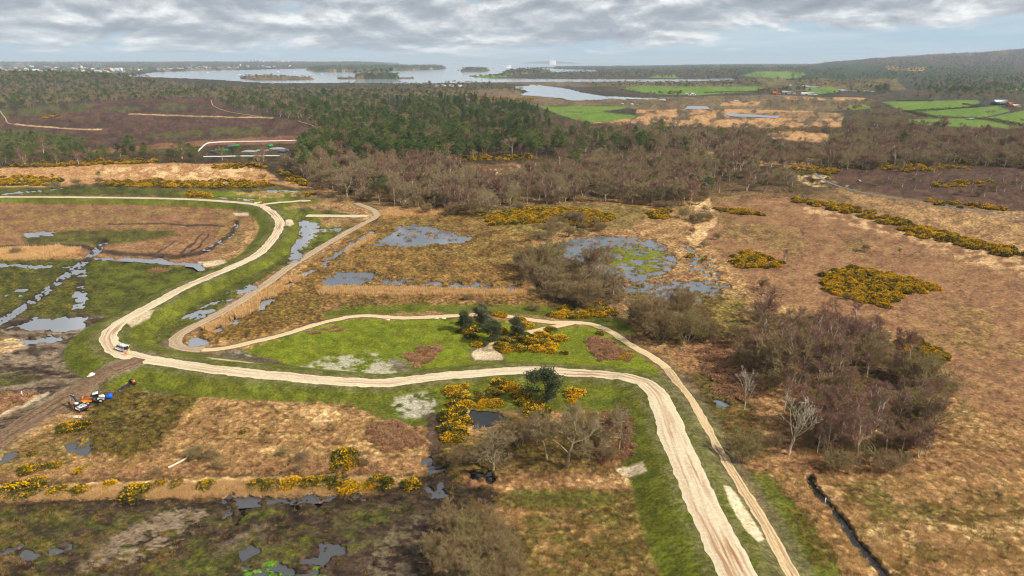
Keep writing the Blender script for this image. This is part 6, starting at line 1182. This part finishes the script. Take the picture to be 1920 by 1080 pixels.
barn('farm_barn', 'white roofed open barn beside the green fields', 1874, 196.5, 30, 16, 6, .1, C['dark_paint'], C['roof_pale'], fg); barn('farmhouse', 'brick farmhouse right of the white roofed barn', 1895, 199, 14, 9, 5.5, .1, C['brick'], C['roof_red'], fg); barn('farm_shed', 'low tan shed in front of the brick farmhouse', 1904, 201, 18, 9, 3.5, .2, C['timber'], C['render_cream'], fg)
barn('farm_cottage', 'pale cottage at the left end of the far green field', 1290, 179, 16, 8, 4, 0, C['render_white'], C['roof_grey'], fg); barn('farm_cottage', 'small white cottage on the low shore by the creek', 1300, 178.6, 12, 8, 4, 0, C['render_white'], C['roof_pale'], fg)
for i, (u, v) in enumerate(((818, 163), (832, 162.5), (846, 162.8), (862, 163))): barn('shore_house', '%s pale house from the left among trees on the near shore' % ORD[i], u, v, 16, 9, 6, .2 * i, C['render_white'], C['roof_grey'], 'houses on the near shore', False)
# hedges between the fields
def hedge(label, pts, h=3.2, w=3.0):
    ln = world_line([(a, b, 0) for a, b in pts], 6)[:, :2]; L_ = np.linalg.norm(np.diff(ln, axis=0), axis=1); s = np.concatenate([[0], np.cumsum(L_)]); n = int(s[-1] * 14); q = prng.uniform(0, s[-1], n); cx = np.interp(q, s, ln[:, 0]) + prng.normal(0, w * .3, n); cy = np.interp(q, s, ln[:, 1]) + prng.normal(0, w * .3, n)
    hh = h * (.6 + .8 * vnoise(q / 9, q * 0, 5)); cz = gz(cx, cy) + prng.random(n) * hh; b0 = np.array([ln[0, 0], ln[0, 1], float(gz(ln[0, 0], ln[0, 1]))]); d = prng.normal(0, 1, (n, 3)) + [0, 0, .6]
    o = link('field_hedge', mesh_np('field_hedge', *blades(np.column_stack([cx, cy, cz]) - b0, d, prng.uniform(.7, 1.6, n), .28, prng), [M['hedge']])); o.location = b0; tag(o, label, 'hedge', 'field hedges')
hedge('hedge under the topmost right hand green field', [(1692, 210), (1740, 207.5), (1790, 204.5), (1836, 201)]); hedge('dark clipped hedge along the top of the right hand fields', [(1680, 191), (1720, 191), (1750, 191)]); hedge('long hedge sweeping below the middle right hand field', [(1706, 219), (1745, 220), (1800, 222), (1850, 224), (1900, 233), (1960, 246)])
hedge('short hedge crossing left of the middle right hand field', [(1700, 210), (1716, 214), (1738, 219)]); hedge('short dark hedge inside the lowest right hand field', [(1722, 232), (1745, 232), (1768, 232.5)]); hedge('hedge leading to the white roofed barn', [(1804, 197), (1822, 199), (1845, 200)]); hedge('hedge along the far edge of the green field by the sheds', [(1320, 175), (1400, 173), (1430, 172)])
# town across the harbour
tp = [(prng.uniform(-10, 250), 0) for _ in range(120)]; tb = 0
for i in range(150):
    if i < 105: u = prng.uniform(-10, 235); v = prng.uniform(128, 146) if u < 150 else prng.uniform(130, 139.5)
    else: u = prng.uniform(230, 560); v = np.interp(u, [230, 375, 480, 600], [135.5, 131.6, 129.8, 126.8]) - prng.exponential(1.2)
    x, y = P(u, v); x, y = float(x), float(y)
    if bool(at_grid(sea, np.array(u), np.array(v))): continue
    L_ = prng.uniform(14, 48); W_ = prng.uniform(10, 18); H_ = prng.uniform(6, 13) if prng.random() > .08 else prng.uniform(20, 34)
    wm_ = [C['render_white'], C['render_cream'], C['tower_block'], C['brick'], C['roof_pale']][int(prng.choice(5, p=[.4, .25, .15, .08, .12]))]
    o = link('town_building', mesh_np('town_building', *join([box(0, 0, H_ / 2, L_, W_, H_), (lambda g: (g[0][:, [1, 0, 2]], g[1]))(prism([(-W_ / 2, H_), (W_ / 2, H_), (0, H_ + W_ * .3)], -L_ / 2, L_ / 2))]), [wm_])); o.location = (x, y, float(gz(x, y)) - 1 + 4); o.rotation_euler = (0, 0, prng.uniform(-.5, .5))
    tag(o, 'pale building in the far town across the harbour' if i < 105 else 'pale waterside building on the far wooded shore', 'building', 'far town buildings' if i < 105 else 'far shore buildings')
for i, (u, w_, h_) in enumerate(((474, 60, 60), (480, 50, 75), (487, 70, 70), (494, 50, 52), (523, 60, 48), (529, 90, 42), (541, 50, 45))):
    x, y = P(u, 118.9); y = 14500; x = (u - 960) / F * (y * CP + HCAM * SP); o = link('tower_block', mesh_np('tower_block', *join([box(0, 0, h_ / 2, w_, 30, h_), box(0, 0, h_ + 3, w_ * .3, 12, 6)]), [C['tower_block']])); o.location = (x, y, float(gz(x, y)) - 4); tag(o, '%s grey tower block from the left on the far skyline' % ORD[i], 'tower block', 'skyline tower blocks')
# boats
def boat(name, label, u, v, L_, group=None):
    x, y = P(u, v); t = thing(name, label, 'boat', (float(x), float(y), .3), prng.uniform(-.3, .3), group); part(t, 'hull', [prism([(-L_ / 2, 0), (L_ * .4, 0), (L_ / 2, L_ * .1), (-L_ / 2, L_ * .09)], -L_ * .11, L_ * .11)], C['white_paint']); part(t, 'cabin', [box(-L_ * .05, 0, L_ * .14, L_ * .5, L_ * .16, L_ * .1, .9, .9)], C['white_paint']); return t
f = boat('ferry', 'white ferry out on the open bay', 955, 126.2, 110); part(f, 'upper_deck', [box(-8, 0, 25, 70, 14, 9)], C['white_paint']); part(f, 'funnel', [box(-25, 0, 32, 8, 6, 8)], C['slate_blue'])
for i, (u, v) in enumerate(((522, 134), (552, 133.6), (605, 139), (390, 136), (450, 140), (905, 128.6))): b_ = boat('moored_boat', '%s small moored boat from the left on the harbour water' % ORD[sorted((390, 450, 522, 552, 605, 905)).index(u)], u, v, 22, 'moored boats'); part(b_, 'mast', [cyl((2, 0, 2), (2, 0, 24), .3, n=5)], C['grey_paint'])
# chalk headland and the faint island beyond it
def far_land(name, pts, dist, mat, depth=900):
    ys = dist; out = [((u - 960) / F * (ys * CP + HCAM * SP), max(0.3, HCAM + (YH - v) / F * ys / CP ** 2)) for u, v in pts]; n = len(out)
    Vv = np.vstack([np.array([(a, ys, -3) for a, b in out]), np.array([(a, ys + depth * .1, b * .8) for a, b in out]), np.array([(a, ys + depth * .5, b) for a, b in out]), np.array([(a, ys + depth, -3) for a, b in out])]); i = np.arange(n - 1)
    return tag(link(name, mesh_np(name, Vv, np.vstack([np.column_stack([i + k * n, i + 1 + k * n, i + 1 + (k + 1) * n, i + (k + 1) * n]) for k in range(3)]), [mat])), kind='structure')
far_land('chalk_cliff', [(1029, 118), (1029.5, 115), (1031, 113.8), (1034, 113.4), (1036, 112.6), (1038, 113.2), (1041, 113.8), (1042.5, 114.6), (1043, 118)], 24000, C['chalk']); far_land('far_island', [(980, 118), (1000, 115.6), (1030, 114.4), (1060, 115.6), (1080, 117), (1090, 118)], 36000, M['hedge'], 3000)

# ------------------------------------------------------------------ plants set out, then the uncountable grass, reeds and rushes
emit()
def seed_mask(n, ok):
    k = np.flatnonzero(ok); k = prng.choice(k, min(n, len(k)), replace=False); a = X.ravel()[k] + prng.normal(0, .3, len(k)); b = Y.ravel()[k] + prng.normal(0, .3, len(k)); return a, b, Z.ravel()[k], k
def proto_meshes(name, gens): return [mesh_np(name, v, f, [M[m]]) for g in gens for _, v, f, m in g]
rg = colr[..., 0] / (colr[..., 1] + 1e-4); inview = (dip < .1) & (d1 > 7) & (d2 > 3)
wts = inview & (V > 430) & (crest < .15) & (np.random.default_rng(3).random(U.shape) < smooth(430, 760, V) * smooth(.12, .4, tuss))
a, b, c, k = seed_mask(24000, wts & (rg > 1.55) & (colr[..., 0] > .2)); stuff('straw_grass', proto_meshes('straw_tuft', [tuft(1, .8, .5, 26, 'straw', .8), tuft(2, .7, .45, 24, 'straw', 1.0), tuft(3, .6, .5, 22, 'rush', .9)]), a, b, c - .05, prng.uniform(.4, 1.1, len(a)))
a, b, c, k = seed_mask(17000, wts & ((rg <= 1.55) | (colr[..., 0] <= .2))); stuff('rush_grass', proto_meshes('rush_tuft', [tuft(4, .8, .4, 24, 'rush', .6), tuft(5, .7, .4, 22, 'bracken', .7), tuft(6, .6, .45, 22, 'rush', .9)]), a, b, c - .05, prng.uniform(.4, 1.1, len(a)))
def mask_of(polys, soft=2): return np.maximum.reduce([poly_sd(p, WU * .5 + U * .5, WV * .5 + V * .5) for p in polys]) > 0
reedm = mask_of([[(385, 618), (470, 568), (520, 533), (565, 512), (575, 520), (530, 548), (480, 582), (400, 630)], [(640, 470), (695, 440), (705, 446), (650, 480)], [(600, 541), (760, 543), (985, 549), (985, 557), (760, 556), (600, 555)], [(700, 399), (740, 391), (850, 395), (820, 404), (720, 408)], [(-60, 470), (30, 467), (110, 463), (150, 467), (130, 483), (60, 489), (-60, 488)], [(1000, 450), (1020, 455), (1000, 545), (985, 545), (980, 500)]]) & (dip < .3) & (d2 > 2.5)
a, b, c, k = seed_mask(9000, reedm); stuff('reeds', proto_meshes('reed_tuft', [tuft(7, 2.0, .6, 24, 'reed', .35), tuft(8, 1.7, .6, 22, 'reed', .45)]), a, b, c - .1, prng.uniform(.6, 1.1, len(a)))
strm = mask_of([[(-60, 924), (150, 916), (420, 908), (700, 902), (745, 906), (690, 925), (420, 934), (200, 934), (-60, 944)]])
a, b, c, k = seed_mask(5000, strm & (dip < .3)); stuff('straw_fringe', proto_meshes('straw_fringe_tuft', [tuft(17, 1.0, .6, 26, 'reed', .8), tuft(18, .8, .6, 24, 'reed', .9)]), a, b, c - .05, prng.uniform(.6, 1.1, len(a)))
brm = mask_of([[(757, 667), (800, 652), (830, 648), (828, 660), (800, 680), (780, 690), (765, 680)], [(1098, 642), (1120, 634), (1180, 657), (1182, 678), (1120, 678)], [(690, 802), (740, 792), (790, 817), (790, 842), (720, 847), (690, 822)], [(1300, 660), (1360, 640), (1420, 660), (1400, 760), (1340, 740)], [(1120, 790), (1185, 800), (1190, 860), (1120, 870)], [(575, 624), (640, 612), (640, 620), (590, 630)]])
a, b, c, k = seed_mask(800, brm & (dip < .1) & (d1 > 6) & (d2 > 3)); stuff('bracken', proto_meshes('bracken_clump', [shrublet(1, .8, .9, 'bracken'), shrublet(2, .7, 1.1, 'bracken')]), a, b, c, prng.uniform(.6, 1.2, len(a)))
tm = (dip > .05) & (dip < .55) & (V > 400) & (U > 560) & (U < 1400) & (V < 600) & (Z > -.3)
a, b, c, k = seed_mask(2600, tm); stuff('sedge_tussocks', proto_meshes('sedge_tuft', [tuft(9, .9, .6, 30, 'rush', .8), tuft(10, .8, .5, 30, 'straw', .9)]), a, b, np.maximum(c, -.3), prng.uniform(.6, 1.2, len(a)))

tp_ = (dip > .6) & (V > 405) & (U > 640) & (U < 1400) & (V < 575) & (fbm(X / 7, Y / 7, 171, 3) > .5)
a, b, c, k = seed_mask(330, tp_); stuff('pond_tussocks', proto_meshes('pond_tuft', [tuft(19, 1.2, .9, 60, 'rush', .9), tuft(20, 1.0, .8, 50, 'straw', 1.0)]), a, b, np.full(len(a), -.25), prng.uniform(.6, 1.3, len(a)))

# ------------------------------------------------------------------ the air
def build_haze():
    x0, x1, y0, y1, z0, z1 = -120000, 120000, -400, 95000, -8, 420
    me = bpy.data.meshes.new('haze'); me.from_pydata([(x, y, z) for z in (z0, z1) for y in (y0, y1) for x in (x0, x1)], [], [(0, 2, 3, 1), (4, 5, 7, 6), (0, 1, 5, 4), (1, 3, 7, 5), (3, 2, 6, 7), (2, 0, 4, 6)])
    m = bpy.data.materials.new('haze'); m.use_nodes = True; nt = m.node_tree; nt.nodes.clear(); o = nt.nodes.new('ShaderNodeOutputMaterial'); v = nt.nodes.new('ShaderNodeVolumePrincipled')
    v.inputs['Color'].default_value = (0.72, 0.86, 1.0, 1); v.inputs['Density'].default_value = 4.0e-5; v.inputs['Anisotropy'].default_value = 0.0
    nt.links.new(v.outputs[0], o.inputs['Volume']); me.materials.append(m); tag(link('haze', me), kind='stuff')
build_haze()
